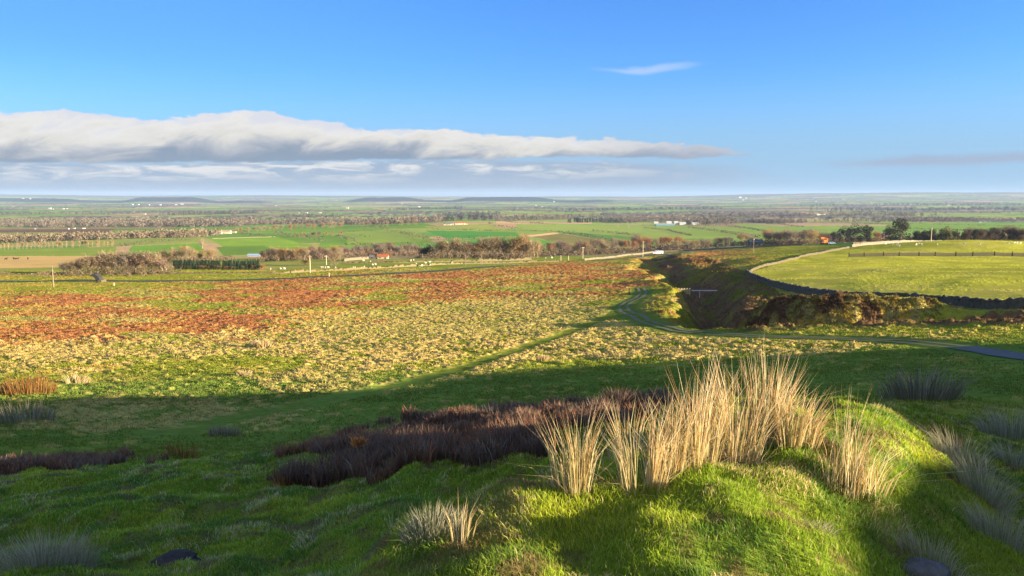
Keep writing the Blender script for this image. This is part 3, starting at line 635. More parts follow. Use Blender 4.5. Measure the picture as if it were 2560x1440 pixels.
def build_grass():
    n = 680000
    u = rng.uniform(-0.80, 0.80, n); a, b = 2.2 ** 0.72, 19.0 ** 0.72; y = (a + rng.random(n) * (b - a)) ** (1 / 0.72); x = u * y
    m = ~heather_mask(x, y) | (rng.random(n) < 0.12); x, y = x[m], y[m]; n = len(x)
    z = zn(x, y); p1 = fbm(x / 0.35, y / 0.35, 310, 3); p2 = fbm(x / 1.2, y / 1.2, 311, 3); p3 = fbm(x / 0.12, y / 0.12, 312, 2)
    H = (0.020 + 0.05 * p1 ** 1.5 + 0.015 * p3) * rng.uniform(0.35, 1.1, n) * (1 + 0.05 * y)
    W = np.maximum(0.0030, 0.0010 * y) * rng.uniform(0.7, 1.3, n)
    th = 6.28 * fbm(x / 0.6, y / 0.6, 313, 2) * 1.6 + rng.normal(0, 1.4, n); L = H * rng.uniform(0.2, 1.0, n)
    g1 = np.array((0.215, 0.32, 0.030)); g2 = np.array((0.42, 0.45, 0.040)); st = np.array((0.55, 0.45, 0.20)); dk = np.array((0.10, 0.19, 0.035))
    k = np.clip((p2 - 0.35) * 2.2 + rng.normal(0, 0.18, n), 0, 1)[:, None]
    C = g1 * (1 - k) + g2 * k
    dm = (ss(0.50, 0.64, fbm(x / 0.5, y / 0.5, 315, 3)) * 0.75)[:, None]; C = C * (1 - dm) + dk * dm
    s = (rng.random(n) < 0.05 + 0.5 * ss(0.60, 0.72, fbm(x / 0.4, y / 0.4, 316, 3)))[:, None]; C = np.where(s, st, C)
    br = (ss(0.60, 0.68, fbm(x / 0.28, y / 0.28, 318, 3) + 0.03 * rng.normal(0, 1, n)) * 0.85)[:, None]; C = C * (1 - br) + np.array((0.24, 0.16, 0.08)) * br; H = H * (1 - 0.4 * br[:, 0])
    wd = ((x < -0.8) & (rng.random(n) < 0.5))[:, None]; C = np.where(wd, C * np.array((0.9, 1.12, 1.5)), C)  # left turf tinted brighter and bluer to lighten its shade
    C = C * rng.uniform(0.7, 1.3, n)[:, None]
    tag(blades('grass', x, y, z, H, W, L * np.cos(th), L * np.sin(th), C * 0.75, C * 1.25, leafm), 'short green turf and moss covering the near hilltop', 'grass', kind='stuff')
def build_heather():
    n = 130000
    y = rng.uniform(8.0, 19, n); u = rng.uniform(-0.76, 0.30, n); x = u * y
    m = heather_mask(x, y); x, y = x[m], y[m]; n = len(x); z = zn(x, y)
    c, cid = worley(x / 0.62, y / 0.62, 320); dome = np.sqrt(np.clip(1 - (c / 0.72) ** 2, 0.03, 1))
    big = 0.5 + fbm(x / 1.7, y / 1.7, 323, 3)
    H = (0.10 + 0.26 * dome * (0.5 + 0.5 * cid)) * big * rng.uniform(0.6, 1.2, n); W = 0.0016 * y * rng.uniform(0.7, 1.4, n)
    th = rng.uniform(0, 6.28, n); L = H * rng.uniform(0.1, 0.6, n)
    t = fbm(x / 1.5, y / 1.5, 321, 3)[:, None]
    A = np.array((0.15, 0.095, 0.072)); B = np.array((0.22, 0.105, 0.060)); D = np.array((0.15, 0.14, 0.10))
    C = A + (B - A) * np.clip((t - 0.4) * 4, 0, 1); C = np.where((rng.random(n) < 0.2)[:, None], D, C) * rng.uniform(0.6, 1.5, n)[:, None]
    tip = np.where((rng.random(n) < 0.3)[:, None], np.array((0.26, 0.15, 0.09)), C * 1.5)
    tag(blades('heather', x, y, z, H, W, L * np.cos(th), L * np.sin(th), C * 0.7, tip, strawm), 'dark purple-brown heather along the brow of the hill', 'heather', kind='stuff')
def build_moorgrass():
    n = 420000
    u = rng.uniform(-0.74, 0.74, n); r = rng.random(n); y = np.where(r < 0.25, np.exp(rng.uniform(math.log(17), math.log(50), n)), np.exp(rng.uniform(math.log(45), math.log(330), n))); x = u * y
    bx = rng.uniform(34, 58, 45000); by = 103.3 + rng.normal(0, 5, 45000); x = np.concatenate([x, bx]); y = np.concatenate([y, by])
    z = h0(x, y); C, d = ground_colour(x, y, z, None)
    keep = (d > 0.03) & (seg_dist(x, y, TRACK)[0] > 2.2) & (seg_dist(x, y, FOOT)[0] > 1.6); x, y, z, C, d = x[keep], y[keep], z[keep], C[keep], d[keep]; n = len(x)
    H = (0.06 + np.clip(d, 0, 0.6) * 0.42) * rng.uniform(0.5, 1.5, n); W = 0.0012 * y * rng.uniform(0.6, 1.3, n)
    th = rng.uniform(0, 6.28, n); L = H * rng.uniform(0.2, 1.2, n)
    C = C * rng.uniform(0.75, 1.35, n)[:, None]
    tag(blades('moor_grass', x, y, z + d * 0.9, H, W, L * np.cos(th), L * np.sin(th), C * 0.8, C * 1.15, strawm), 'tussocky moor grass, bracken and moss on the slope below', 'moor grass', kind='stuff')
build_grass(); build_heather(); build_moorgrass()

def rush(name, px, py, hpx, wpx, n, label, cat, lean=0.0, pale=0, group=None, ymax=40, spread=1.0):
    """one clump of rush stems, or a tuft of long grass"""
    if name == 'grass_tuft': n = int(n * 2.2)
    x0, y0, z0 = at(px, py, 2.0, ymax); k = math.hypot(x0, y0) / F_PX; hh = hpx * k * 1.02; ww = wpx * k
    r = np.sqrt(rng.random(n)) * ww * 0.42; t = rng.uniform(0, 6.283, n); sub = rng.integers(0, 9, n); sa = rng.uniform(0, 6.283, 9); sr = rng.uniform(0.1, 0.42, 9) * ww; sh_ = rng.uniform(0.72, 1.1, 9); sl_ = rng.normal(0, 0.09, 9)
    X, Y = r * np.cos(t), r * np.sin(t) * 0.8
    if pale == 0 and n > 60: X = sr[sub] * np.cos(sa[sub]) + rng.normal(0, 0.06, n) * ww; Y = (sr[sub] * np.sin(sa[sub]) + rng.normal(0, 0.06, n) * ww) * 0.8; r = np.hypot(X, Y); t = np.arctan2(Y, X)
    else: sh_[:] = 1; sl_[:] = 0
    Z = zn(X + x0, Y + y0) - zn(np.array([x0]), np.array([y0]))[0]
    n_ = n; H = hh * np.clip(rng.beta(3.0, 1.8, n) * 1.28, 0.2, 1.2) * (1 - 0.2 * (r / (ww * 0.4)) ** 2)
    out = H * (0.10 + 0.24 * (r / (ww * 0.4))) * spread * rng.uniform(0.3, 1.5, n)
    LX = out * np.cos(t) + H * rng.normal(0, 0.07, n) + lean * H * rng.uniform(0.3, 1.2, n); LY = out * np.sin(t) * 0.7 + H * rng.normal(0, 0.05, n)
    H = H * sh_[sub]; LX = LX + H * sl_[sub]; fl = rng.random(n) < 0.10; LX[fl] = LX[fl] * 2.5 + rng.normal(0, 0.3, fl.sum()) * H[fl]; LY[fl] *= 2; H[fl] *= rng.uniform(0.25, 0.8, fl.sum())
    if pale == 0:
        lit = rng.random(n) < 0.14; LX[lit] = rng.normal(0, 0.5, lit.sum()) * hh * 0.5; LY[lit] = rng.normal(0, 0.4, lit.sum()) * hh * 0.5; H[lit] = rng.uniform(0.03, 0.16, lit.sum()) * hh
    W = np.maximum(0.0045, 0.00105 * y0) * rng.uniform(0.7, 1.3, n) * (0.6 if name == 'grass_tuft' else 1.0)
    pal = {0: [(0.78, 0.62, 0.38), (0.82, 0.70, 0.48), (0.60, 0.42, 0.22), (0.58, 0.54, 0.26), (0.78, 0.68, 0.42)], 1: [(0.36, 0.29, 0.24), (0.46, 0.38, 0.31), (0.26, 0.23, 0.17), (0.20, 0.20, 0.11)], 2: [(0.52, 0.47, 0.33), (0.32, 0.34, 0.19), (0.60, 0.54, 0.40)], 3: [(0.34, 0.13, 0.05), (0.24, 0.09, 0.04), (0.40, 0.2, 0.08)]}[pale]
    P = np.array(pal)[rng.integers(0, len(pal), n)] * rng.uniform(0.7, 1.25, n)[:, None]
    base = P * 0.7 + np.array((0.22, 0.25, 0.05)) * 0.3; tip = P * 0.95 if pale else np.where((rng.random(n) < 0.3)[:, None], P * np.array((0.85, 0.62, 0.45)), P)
    # three-part stems: two crossed blades give each stem a round body
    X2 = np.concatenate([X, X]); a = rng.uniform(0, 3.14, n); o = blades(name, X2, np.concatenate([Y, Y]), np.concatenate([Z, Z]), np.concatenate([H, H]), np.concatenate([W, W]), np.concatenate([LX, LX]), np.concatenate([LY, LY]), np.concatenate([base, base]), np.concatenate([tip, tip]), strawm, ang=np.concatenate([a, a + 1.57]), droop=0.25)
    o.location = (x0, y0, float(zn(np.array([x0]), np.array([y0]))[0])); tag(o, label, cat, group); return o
G1 = 'rush clumps on the sunlit knoll'
for a in [
 ('rush_clump', 1440, 1240, 240, 140, 150, 'straw-coloured rush clump at the left end of the big row', 'rushes', -0.02),
 ('rush_clump', 1600, 1225, 240, 130, 150, 'pale rush clump just right of the leftmost tall one', 'rushes', 0.03),
 ('rush_clump', 1570, 1150, 190, 120, 100, 'rush clump with sparse tall stems behind the front left pair', 'rushes', 0.0),
 ('rush_clump', 1665, 1200, 230, 110, 130, 'rush clump with rusty tips left of the tallest clump', 'rushes', 0.05),
 ('rush_clump', 1740, 1180, 262, 130, 220, 'dense golden rush clump in the middle of the row', 'rushes', 0.0),
 ('rush_clump', 1840, 1150, 270, 140, 260, 'tallest rush clump, thick with orange-brown stems', 'rushes', -0.02),
 ('rush_clump', 1910, 1120, 230, 150, 260, 'broad rush clump on the right shoulder of the tallest one', 'rushes', 0.05),
 ('rush_clump', 1985, 1130, 160, 130, 150, 'lower rush clump at the right end of the big row', 'rushes', 0.12),
 ('rush_clump', 2130, 1205, 195, 150, 150, 'separate rush clump leaning right beside the dark hollow', 'rushes', 0.22),
 ('rush_clump', 2190, 1230, 100, 130, 60, 'few splayed rush stems at the foot of the leaning clump', 'rushes', 0.2),
 ('rush_clump', 1155, 1345, 130, 60, 34, 'small rush clump standing alone on the left of the knoll', 'rushes', 0.16),
 ('rush_clump', 1055, 1305, 100, 70, 9, 'three thin dry rush stems above the pale tussock', 'rushes', -0.02),
 ('rush_clump', 985, 1330, 90, 40, 8, 'thin rush stems at the outer left edge of the sunlit turf', 'rushes', 0.05),
 ('rush_clump', 1225, 1165, 70, 60, 12, 'short pale rush stems in the heather', 'rushes', 0.0)]:
    rush(*a[:5], int(a[5] * 1.3), *a[6:8], lean=a[8], group=G1)
G2 = 'shaded tufts on the right of the hill'
for a in [
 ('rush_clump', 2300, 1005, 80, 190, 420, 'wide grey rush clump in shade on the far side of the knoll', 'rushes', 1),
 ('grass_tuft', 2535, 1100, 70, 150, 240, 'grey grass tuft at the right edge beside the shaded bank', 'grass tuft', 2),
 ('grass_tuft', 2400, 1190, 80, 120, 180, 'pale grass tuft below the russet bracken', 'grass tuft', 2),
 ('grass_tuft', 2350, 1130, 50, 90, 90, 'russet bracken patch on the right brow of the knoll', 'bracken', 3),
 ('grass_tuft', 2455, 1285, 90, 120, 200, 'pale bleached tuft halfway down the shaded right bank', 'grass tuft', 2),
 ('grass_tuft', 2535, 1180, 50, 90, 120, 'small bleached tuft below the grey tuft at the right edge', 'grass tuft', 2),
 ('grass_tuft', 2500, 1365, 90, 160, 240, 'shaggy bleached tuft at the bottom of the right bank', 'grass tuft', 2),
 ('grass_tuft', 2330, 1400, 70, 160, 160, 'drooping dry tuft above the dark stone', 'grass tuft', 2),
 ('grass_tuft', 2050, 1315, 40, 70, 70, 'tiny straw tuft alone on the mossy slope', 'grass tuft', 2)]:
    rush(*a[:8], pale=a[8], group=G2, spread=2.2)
rush('grass_tuft', 110, 1425, 85, 230, 500, 'large blue-grey grass tuft in the shaded corner of the hill', 'grass tuft', pale=2, spread=2.0)
rush('grass_tuft', 1080, 1335, 60, 190, 260, 'low straw tussock around the thin rush stems', 'grass tuft', pale=2, spread=1.8)
rush('bracken_clump', 705, 1205, 45, 60, 60, 'rust-red dead bracken clump in the green hollow', 'bracken', pale=3, spread=1.6)
rush('bracken_clump', 455, 1150, 40, 90, 80, 'brown bracken clump at the end of the heather', 'bracken', pale=3, spread=1.6)
for q, (px, py, h, w, pl, lb) in enumerate([(70, 985, 45, 130, 3, 'orange dead bracken clump at the far left of the slope'), (60, 1060, 50, 150, 1, 'brown rush bank below the orange bracken'), (1360, 905, 18, 30, 0, 'lone straw tuft near the footpath in the pale grass'), (190, 960, 22, 50, 0, 'straw tuft right of the orange bracken'),
  (1240, 1045, 38, 160, 1, 'grey-brown rush patch behind the heather brow'), (610, 940, 14, 36, 0, 'small straw tuft on the bright green slope'), (655, 870, 22, 60, 0, 'straw tufts below the rust bracken tongue'), (560, 1095, 34, 90, 1, 'grey rush clump just beyond the left heather')]):
    rush('grass_tuft', px, py, h, w, 160, lb, 'grass tuft', pale=pl, ymax=150, spread=1.2)
rush('dry_stalk', 84, 1400, 60, 8, 2, 'single bleached stalk behind the blue-grey corner tuft', 'grass stalk', pale=2)
rush('dry_stalk', 398, 1345, 34, 8, 2, 'pale feathery stalk leaning right above the black clod', 'grass stalk', pale=2, lean=0.5)
def frond():
    x, y, z = at(897, 1150, 5, 14); k = y / F_PX; h = 48 * k
    root = empty('bracken_frond', (x, y, z + 0.05)); tag(root, 'single sunlit orange bracken frond above the heather', 'bracken')
    MB().tube((0, 0, -0.1), (0.01, 0, h * 0.7), 0.006, 0.003, 5).build('stem', mat('frond_stem', (0.30, 0.17, 0.07)), root)
    n = 150; t = rng.uniform(0, 6.28, n); r = rng.random(n) ** 0.6 * 17 * k
    Z = h * (0.55 + 0.38 * rng.random(n)); X = r * np.cos(t); Y = r * np.sin(t) * 0.5
    C = np.tile(np.array((0.50, 0.24, 0.07)), (n, 1)) * rng.uniform(0.7, 1.4, n)[:, None]
    blades('leaf', X, Y, Z, rng.uniform(0.03, 0.09, n), np.full(n, 0.02), rng.normal(0, 0.06, n), rng.normal(0, 0.05, n), C, C, strawm, root)
frond()
def rock(px, py, w, label, c):
    x, y, z = at(px, py, 2, 20); k = y / F_PX; bm_ = []; R = w * k / 2
    rings = []
    for i, (rr, zz) in enumerate([(1.0, -0.3), (1.02, 0.0), (0.9, 0.28), (0.62, 0.46), (0.2, 0.52)]):
        rings.append([(R * rr * math.cos(a) * rnd.uniform(0.72, 1.2), R * 0.75 * rr * math.sin(a) * rnd.uniform(0.85, 1.12), R * zz * rnd.uniform(0.85, 1.1)) for a in np.linspace(0, 6.283, 15)[:-1]])
    o = MB().loft(rings).build('rock', mat(c[0], c[1], scale=14, var=0.4, bump=0.6), smooth=True); o.location = (x, y, z - R * 0.12); o.scale = (1, 1, 0.6 if 'clod' in label else 1.0); tag(o, label, 'rock')
rock(2310, 1425, 130, 'dark half-buried boulder at the foot of the right bank', ('dark_stone', (0.11, 0.11, 0.105)))
rock(440, 1395, 120, 'black peaty clod showing through the shaded turf', ('peat', (0.055, 0.045, 0.042)))
rock(2210, 990, 50, 'flat grey stone half hidden left of the grey rushes', ('grey_stone', (0.12, 0.13, 0.15)))

# ------------------------------------------------------------------ dry stone walls
def stone_wall(pts, h, label, colr='stone', base=(0.30, 0.26, 0.19), step=0.45, group=None, th=0.6, name='stone_wall'):
    P = np.array(pts); seg = np.hypot(*np.diff(P, axis=0).T); s = np.concatenate([[0], np.cumsum(seg)])
    t = np.arange(0, s[-1], step); x = np.interp(t, s, P[:, 0]); y = np.interp(t, s, P[:, 1])
    w = max(3, int(8 / step)) | 1
    if len(t) > 3 * w:
        xp = np.pad(x, w // 2, mode='edge'); yp = np.pad(y, w // 2, mode='edge'); xs = np.convolve(xp, np.ones(w) / w, 'valid'); yc = np.convolve(yp, np.ones(w) / w, 'valid')
        e = np.clip(np.minimum(np.arange(len(t)), np.arange(len(t))[::-1]) / w, 0, 1); x = x * (1 - e) + xs * e; y = y * (1 - e) + yc * e
    dx, dy = np.gradient(x), np.gradient(y); L = np.hypot(dx, dy) + 1e-9; nx, ny = -dy / L, dx / L; z = h0(x, y)
    prof = [(-th / 2, -0.4), (-th * 0.47, 0.25 * h), (-th * 0.42, 0.5 * h), (-th * 0.38, 0.78 * h), (-th * 0.42, 0.82 * h), (-th * 0.30, h), (th * 0.30, h), (th * 0.42, 0.82 * h), (th * 0.38, 0.78 * h), (th * 0.42, 0.5 * h), (th * 0.47, 0.25 * h), (th / 2, -0.4)]
    n = len(t); rows = []
    rise = h * ((0.35 if colr == 'stone_straw' else 0.06) * rng.normal(0, 1, n) + (fbm(t / 6, t * 0, 400, 3) - 0.5) * (1.6 if colr == 'stone_straw' else 0.1) - 0.06 * (rng.random(n) < 0.08) * 3)
    for k, (o, zz) in enumerate(prof):
        o_ = o + rng.uniform(-0.05, 0.05, n); z_ = z + zz + rng.uniform(-0.03, 0.03, n) + (rise if 4 <= k <= 7 else 0)
        rows.append(np.stack([x + nx * o_, y + ny * o_, z_], 1))
    V = np.concatenate(rows); i = np.arange(len(prof) * n).reshape(len(prof), n)
    Fc = np.stack([i[:-1, :-1], i[1:, :-1], i[1:, 1:], i[:-1, 1:]], -1)
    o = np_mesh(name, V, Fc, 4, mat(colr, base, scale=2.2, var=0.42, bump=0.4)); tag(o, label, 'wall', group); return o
WPX = [(1868, 210), (1895, 186), (1930, 168), (2002, 145), (2103, 128), (2237, 117.5), (2372, 107), (2472, 98.5), (2570, 94), (2700, 92)]
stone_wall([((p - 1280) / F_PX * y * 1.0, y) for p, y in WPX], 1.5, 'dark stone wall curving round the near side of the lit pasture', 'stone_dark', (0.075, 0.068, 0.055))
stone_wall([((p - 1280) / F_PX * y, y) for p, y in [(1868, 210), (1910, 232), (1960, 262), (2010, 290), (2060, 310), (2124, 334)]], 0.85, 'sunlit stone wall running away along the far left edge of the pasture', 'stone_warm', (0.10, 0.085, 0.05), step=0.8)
stone_wall([((p - 1280) / F_PX * y, y) for p, y in [(2132, 350), (2190, 380), (2262, 425)]], 1.7, 'pale stone wall climbing to the trees beyond the pasture', 'stone_warm', step=0.8)
stone_wall([((p - 1280) / F_PX * y, y) for p, y in [(2130, 343), (2300, 352), (2500, 356), (2750, 358)]], 1.2, 'low dark wall between the pasture and the green field behind', step=1.0)
stone_wall(line([(1460, 652), (1550, 642), (1640, 631), (1720, 627), (1840, 621), (1900, 618), (2010, 613)], 390), 1.1, 'long pale roadside wall below the tree belt', 'stone_pale', (0.15, 0.13, 0.09), step=1.0)
stone_wall(line([(860, 655), (900, 649), (940, 647), (1080, 645)], 400), 1.4, 'pale wall running to the orange-roofed barn', 'stone_pale', step=1.0)
stone_wall(line([(300, 711), (420, 704), (560, 694), (700, 688), (860, 676), (1000, 668), (1160, 660), (1400, 654)], 300), 0.7, 'tumbledown wall along the top of the sheep pasture', 'stone_straw', (0.15, 0.12, 0.06), step=0.7, th=0.9)
stone_wall(line([(860, 664), (1000, 660), (1200, 654), (1330, 650)], 380), 0.9, 'low wall across the middle of the sheep pasture', 'stone_straw', step=1.0)
stone_wall(line([(530, 597), (600, 595), (690, 592)], 700), 0.7, 'pale wall below the cream farm buildings', 'stone_pale', step=2)
stone_wall(line([(0, 702), (60, 700), (180, 697)], 300), 1.0, 'low grassy wall at the far left below the pasture', 'stone_straw', step=1.0)

# fence with netting across the pasture
def fence():
    A = ((2124 - 1280) / F_PX * 278, 278.0); B = ((2760 - 1280) / F_PX * 252, 252.0)
    root = empty('fence', (A[0], A[1], h1(*A))); tag(root, 'brown netting fence on wooden posts crossing the sunlit pasture', 'fence')
    n = 60; xs = np.linspace(A[0], B[0], n); ys = np.linspace(A[1], B[1], n) + 2 * np.sin(np.linspace(0, 3, n)); zs = h0(xs, ys)
    m = MB()
    for i in range(n - 1):
        a = Vector((xs[i] - A[0], ys[i] - A[1], zs[i] - root.location.z)); b = Vector((xs[i + 1] - A[0], ys[i + 1] - A[1], zs[i + 1] - root.location.z))
        for k in range(12):
            z = 0.08 + 0.10 * k; m.tube(a + Vector((0, 0, z)), b + Vector((0, 0, z)), 0.06, 0.06, 4)
        for k in range(8):
            p = a.lerp(b, k / 8); m.tube(p, p + Vector((0, 0, 1.18)), 0.03, 0.03, 4)
    m.build('netting', mat('netting', (0.55, 0.42, 0.22)), root)
    for i in [0, 4, 9, 13, 18, 22, 27, 31, 36, 40, 45, 49, 54, 58]:
        MB().box(xs[i] - A[0], ys[i] - A[1] - 0.1, zs[i] - root.location.z + 0.7, 0.28, 0.24, 1.8).build('post', mat('dark_wood', (0.07, 0.05, 0.035)), root)
fence()

# ------------------------------------------------------------------ trees
def limb(mb, p, d, L, r, lev, ends, spread, lr):
    n = 3; q = p
    for i in range(n):
        d2 = (d + Vector((lr.gauss(0, 0.10), lr.gauss(0, 0.10), lr.gauss(0.03, 0.06)))).normalized(); q2 = q + d2 * (L / n)
        mb.tube(q, q2, r * (1 - 0.25 * i / n), r * (1 - 0.25 * (i + 1) / n), 5 if lev < 2 else 3); q, d = q2, d2
        if lev > 0 or i > 0:
            if lev < 3:
                for _ in range(2 if lev < 2 else 1):
                    a = lr.uniform(0, 6.283); s = Vector((math.cos(a), math.sin(a), lr.uniform(0.1, 0.7))).normalized()
                    limb(mb, q, (d * (1 - spread) + s * spread).normalized(), L * lr.uniform(0.5, 0.75), r * 0.55, lev + 1, ends, spread, lr)
    ends.append((q, d))
def bare_mesh(seed, slim=1.0, spread=0.55):
    lr = random.Random(seed); mb = MB(); ends = []
    limb(mb, Vector((0, 0, 0)), Vector((0, 0, 1)), 0.42, 0.022, 0, ends, spread, lr)
    for k in range(3): 
        a = lr.uniform(0, 6.28); limb(mb, Vector((0, 0, 0.28)), Vector((math.cos(a) * 0.5, math.sin(a) * 0.5, 0.8)).normalized(), 0.30, 0.014, 1, ends, spread, lr)
    E = np.array([e[0] for e in ends]); n = 1700
    idx = rng.integers(0, len(E), n); P = E[idx] + rng.normal(0, 0.045, (n, 3)); top = E[:, 2].max()
    m = n // 3; t = rng.uniform(0, 6.28, m); f = rng.random(m); hz = 0.06 + 0.75 * rng.random(m); rr = np.sqrt(f) * (0.20 + 0.18 * np.sin(hz * 3))
    P[:m] = np.stack([rr * np.cos(t), rr * np.sin(t), hz], 1) * np.array((1, 1, top))
    top = top; sc = np.array((slim / top, slim / top, 1 / top)); c = np.array((0, 0, 0.55 * top))
    D = P - c; D /= np.linalg.norm(D, axis=1)[:, None] + 1e-6; D = D * 0.5 + rng.normal(0, 0.45, (n, 3)) + np.array((0, 0, 0.25)); D /= np.linalg.norm(D, axis=1)[:, None]
    Ls = rng.uniform(0.05, 0.12, n)[:, None]; W = np.cross(D, rng.normal(0, 1, (n, 3))); W /= np.linalg.norm(W, axis=1)[:, None]; W *= 0.0046
    V = np.stack([P - W, P + W, P + D * Ls], 1) * sc
    tv = [tuple(np.array(v) * sc) for v in mb.v]
    return tv, mb.f, V.reshape(-1, 3)
def dense_mesh(seed, n=1500, lobes=9, low=0.22):
    lr = random.Random(seed); L = []
    for k in range(lobes):
        a = lr.uniform(0, 6.28); r = lr.uniform(0.05, 0.26); zz = lr.uniform(low + 0.14, 0.80); L.append((r * math.cos(a), r * math.sin(a), zz, lr.uniform(0.12, 0.24)))
    L.append((0, 0, 0.8, 0.19)); L += [(0.2 * math.cos(a), 0.2 * math.sin(a), 0.25, 0.17) for a in (0.5, 2.6, 4.7)]; L = np.array(L); i = rng.integers(0, len(L), n)
    D = rng.normal(0, 1, (n, 3)); D /= np.linalg.norm(D, axis=1)[:, None]; P = L[i, :3] + D * (L[i, 3] * rng.uniform(0.5, 1.0, n) ** 0.5)[:, None]
    A = np.cross(D, rng.normal(0, 1, (n, 3))); A /= np.linalg.norm(A, axis=1)[:, None]; B = np.cross(D, A) + D * 0.4; s = rng.uniform(0.014, 0.030, n)[:, None]
    return np.stack([P - A * s, P + A * s, P + B * s * 1.7], 1).reshape(-1, 3)
def conifer_mesh(seed, slim=0.16):
    n = 900; h = rng.random(n) ** 0.8; r = (1 - h) * slim * rng.uniform(0.4, 1.1, n) + 0.01; t = rng.uniform(0, 6.28, n)
    P = np.stack([r * np.cos(t), r * np.sin(t), 0.08 + h * 0.9], 1); D = np.stack([np.cos(t), np.sin(t), -0.5 + 0 * t], 1); A = np.stack([-np.sin(t), np.cos(t), 0 * t], 1)
    s = rng.uniform(0.015, 0.03, n)[:, None]; return np.stack([P - A * s, P + A * s, P + D * s * 2.2], 1).reshape(-1, 3)
barkm = {k: mat('bark_' + k, c) for k, c in dict(grey=(0.22, 0.18, 0.13), brown=(0.14, 0.10, 0.07), pale=(0.38, 0.31, 0.21)).items()}
twigm = {k: mat('twigs_' + k, c, trans=0.25, var=0.3, scale=3) for k, c in dict(tan=(0.30, 0.225, 0.13), ochre=(0.31, 0.20, 0.085), purple=(0.17, 0.105, 0.085), grey=(0.20, 0.165, 0.125), russet=(0.33, 0.15, 0.07), dark=(0.060, 0.060, 0.045), conifer=(0.065, 0.105, 0.06), pine=(0.04, 0.07, 0.04), olive=(0.16, 0.16, 0.07)).items()}
_proto = {}
TF = [(0, 1, 2)]
def tree_data(kind, col, bark):
    key = (kind, col, bark)
    if key in _proto: return _proto[key]
    out = []
    for seed in range(4 if kind == 'bare' else 3):
        if kind in ('bare', 'slim'):
            tv, tf, V = bare_mesh(seed * 7 + (3 if kind == 'bare' else 50), 1.0 if kind == 'bare' else 0.5, 0.55 if kind == 'bare' else 0.35)
        elif kind == 'dense':
            V = dense_mesh(seed); mb = MB(); tv0 = []; lr = random.Random(seed)
            mb.tube((0, 0, 0), (0.01, 0, 0.35), 0.03, 0.022, 6)
            for a in (0.3, 2.2, 4.1): mb.tube((0.01, 0, 0.3), (0.2 * math.cos(a), 0.2 * math.sin(a), 0.6), 0.016, 0.008, 5)
            tv, tf = mb.v, mb.f
        else:
            V = conifer_mesh(seed); mb = MB(); mb.tube((0, 0, 0), (0, 0, 0.9), 0.014, 0.004, 5); tv, tf = mb.v, mb.f
        me = bpy.data.meshes.new('trunk'); me.from_pydata(tv, [], tf); me.materials.append(barkm[bark])
        ce = bpy.data.meshes.new('crown'); ce.from_pydata([tuple(v) for v in V], [], [(3 * i, 3 * i + 1, 3 * i + 2) for i in range(len(V) // 3)]); ce.materials.append(twigm[col])
        out.append((me, ce))
    _proto[key] = out; return out
NAMES = dict(bare='bare_tree', slim='bare_tree', dense='broadleaf_tree', conifer='conifer_tree')
def tree(px, py, hpx, kind, col, label, group=None, bark='grey', ymin=200, wide=1.0, rot=None):
    x, y, z = at(px, py, ymin)
    H = hpx * y / F_PX; me, ce = rnd.choice(tree_data(kind, col, bark))
    r = empty(NAMES[kind], (x, y, z - 0.02 * H), rnd.uniform(0, 6.28), (H * wide, H * wide, H)); tag(r, label, 'tree', group)
    for nm, m in (('trunk', me), ('crown', ce)):
        o = bpy.data.objects.new(nm, m); COL.objects.link(o); o.parent = r
    return r
def belt(pts, n, kinds, label, group, jit=3, ymin=200, bark='grey', hv=0.25, wide=(0.85, 1.2)):
    P = np.array(pts, float); s = np.concatenate([[0], np.cumsum(np.abs(np.diff(P[:, 0])))])
    for k in range(n):
        t = (k + rnd.uniform(0.1, 0.9)) / n * s[-1]
        px, py, h = (np.interp(t, s, P[:, c]) for c in range(3))
        kd, cl = rnd.choice(kinds)
        tree(px, py + rnd.uniform(-jit, jit), h * rnd.uniform(1 - hv, 1 + hv * 0.6), kd, cl, label, group, bark, ymin, rnd.uniform(*wide))
B = 'bare'
belt([(150, 692, 26), (190, 693, 34), (235, 693, 50), (280, 693, 56), (330, 694, 60), (380, 692, 50), (425, 692, 42)], 22, [(B, 'tan'), (B, 'grey'), (B, 'tan'), (B, 'purple')], 'bare tree in the grove just behind the ruined gable', 'bare trees behind the ruined gable', 2, 300, 'pale')
for row, (dp, m) in enumerate(((0, 34), (4, 34), (-4, 32), (8, 30))):
    belt([(432, 686 + dp, 25), (520, 682 + dp, 25), (610, 676 + dp, 24), (650, 672 + dp, 23)], m, [('conifer', 'conifer')], 'young blue-green conifer in the planted block', 'conifers of the plantation', 1, 330, 'brown', 0.12, (0.8, 1.1))
belt([(428, 694, 12), (520, 691, 12), (600, 686, 12), (660, 678, 14)], 12, [(B, 'ochre'), (B, 'russet')], 'low russet shrub along the front of the conifers', 'shrubs along the plantation', 1, 330, 'brown', wide=(1.4, 2.2))
tree(628, 677, 20, 'dense', 'pine', 'dark green bush at the right end of the conifers', ymin=330, wide=1.2); tree(642, 676, 18, 'dense', 'pine', 'smaller dark bush touching the end of the conifers', ymin=330, wide=1.2)
belt([(400, 664, 34), (470, 655, 36), (540, 652, 30)], 12, [(B, 'tan'), (B, 'ochre')], 'tan bare tree rising behind the conifer block', 'bare trees behind the conifers', 3, 420)
belt([(655, 662, 32), (720, 655, 34), (780, 650, 32), (860, 646, 32)], 26, [(B, 'purple'), (B, 'tan'), (B, 'ochre'), ('slim', 'purple')], 'purplish bare tree in the belt left of the barn', 'tree belt left of the barn', 3, 430)
tree(838, 664, 40, B, 'tan', 'broad round bare tree standing alone in the sheep pasture', bark='brown', ymin=350); tree(762, 664, 15, B, 'russet', 'small rounded thorn bush in the sheep pasture', ymin=350, wide=1.5)
tree(507, 622, 27, B, 'tan', 'lone spreading bare tree below the cream farm', bark='pale', ymin=500)
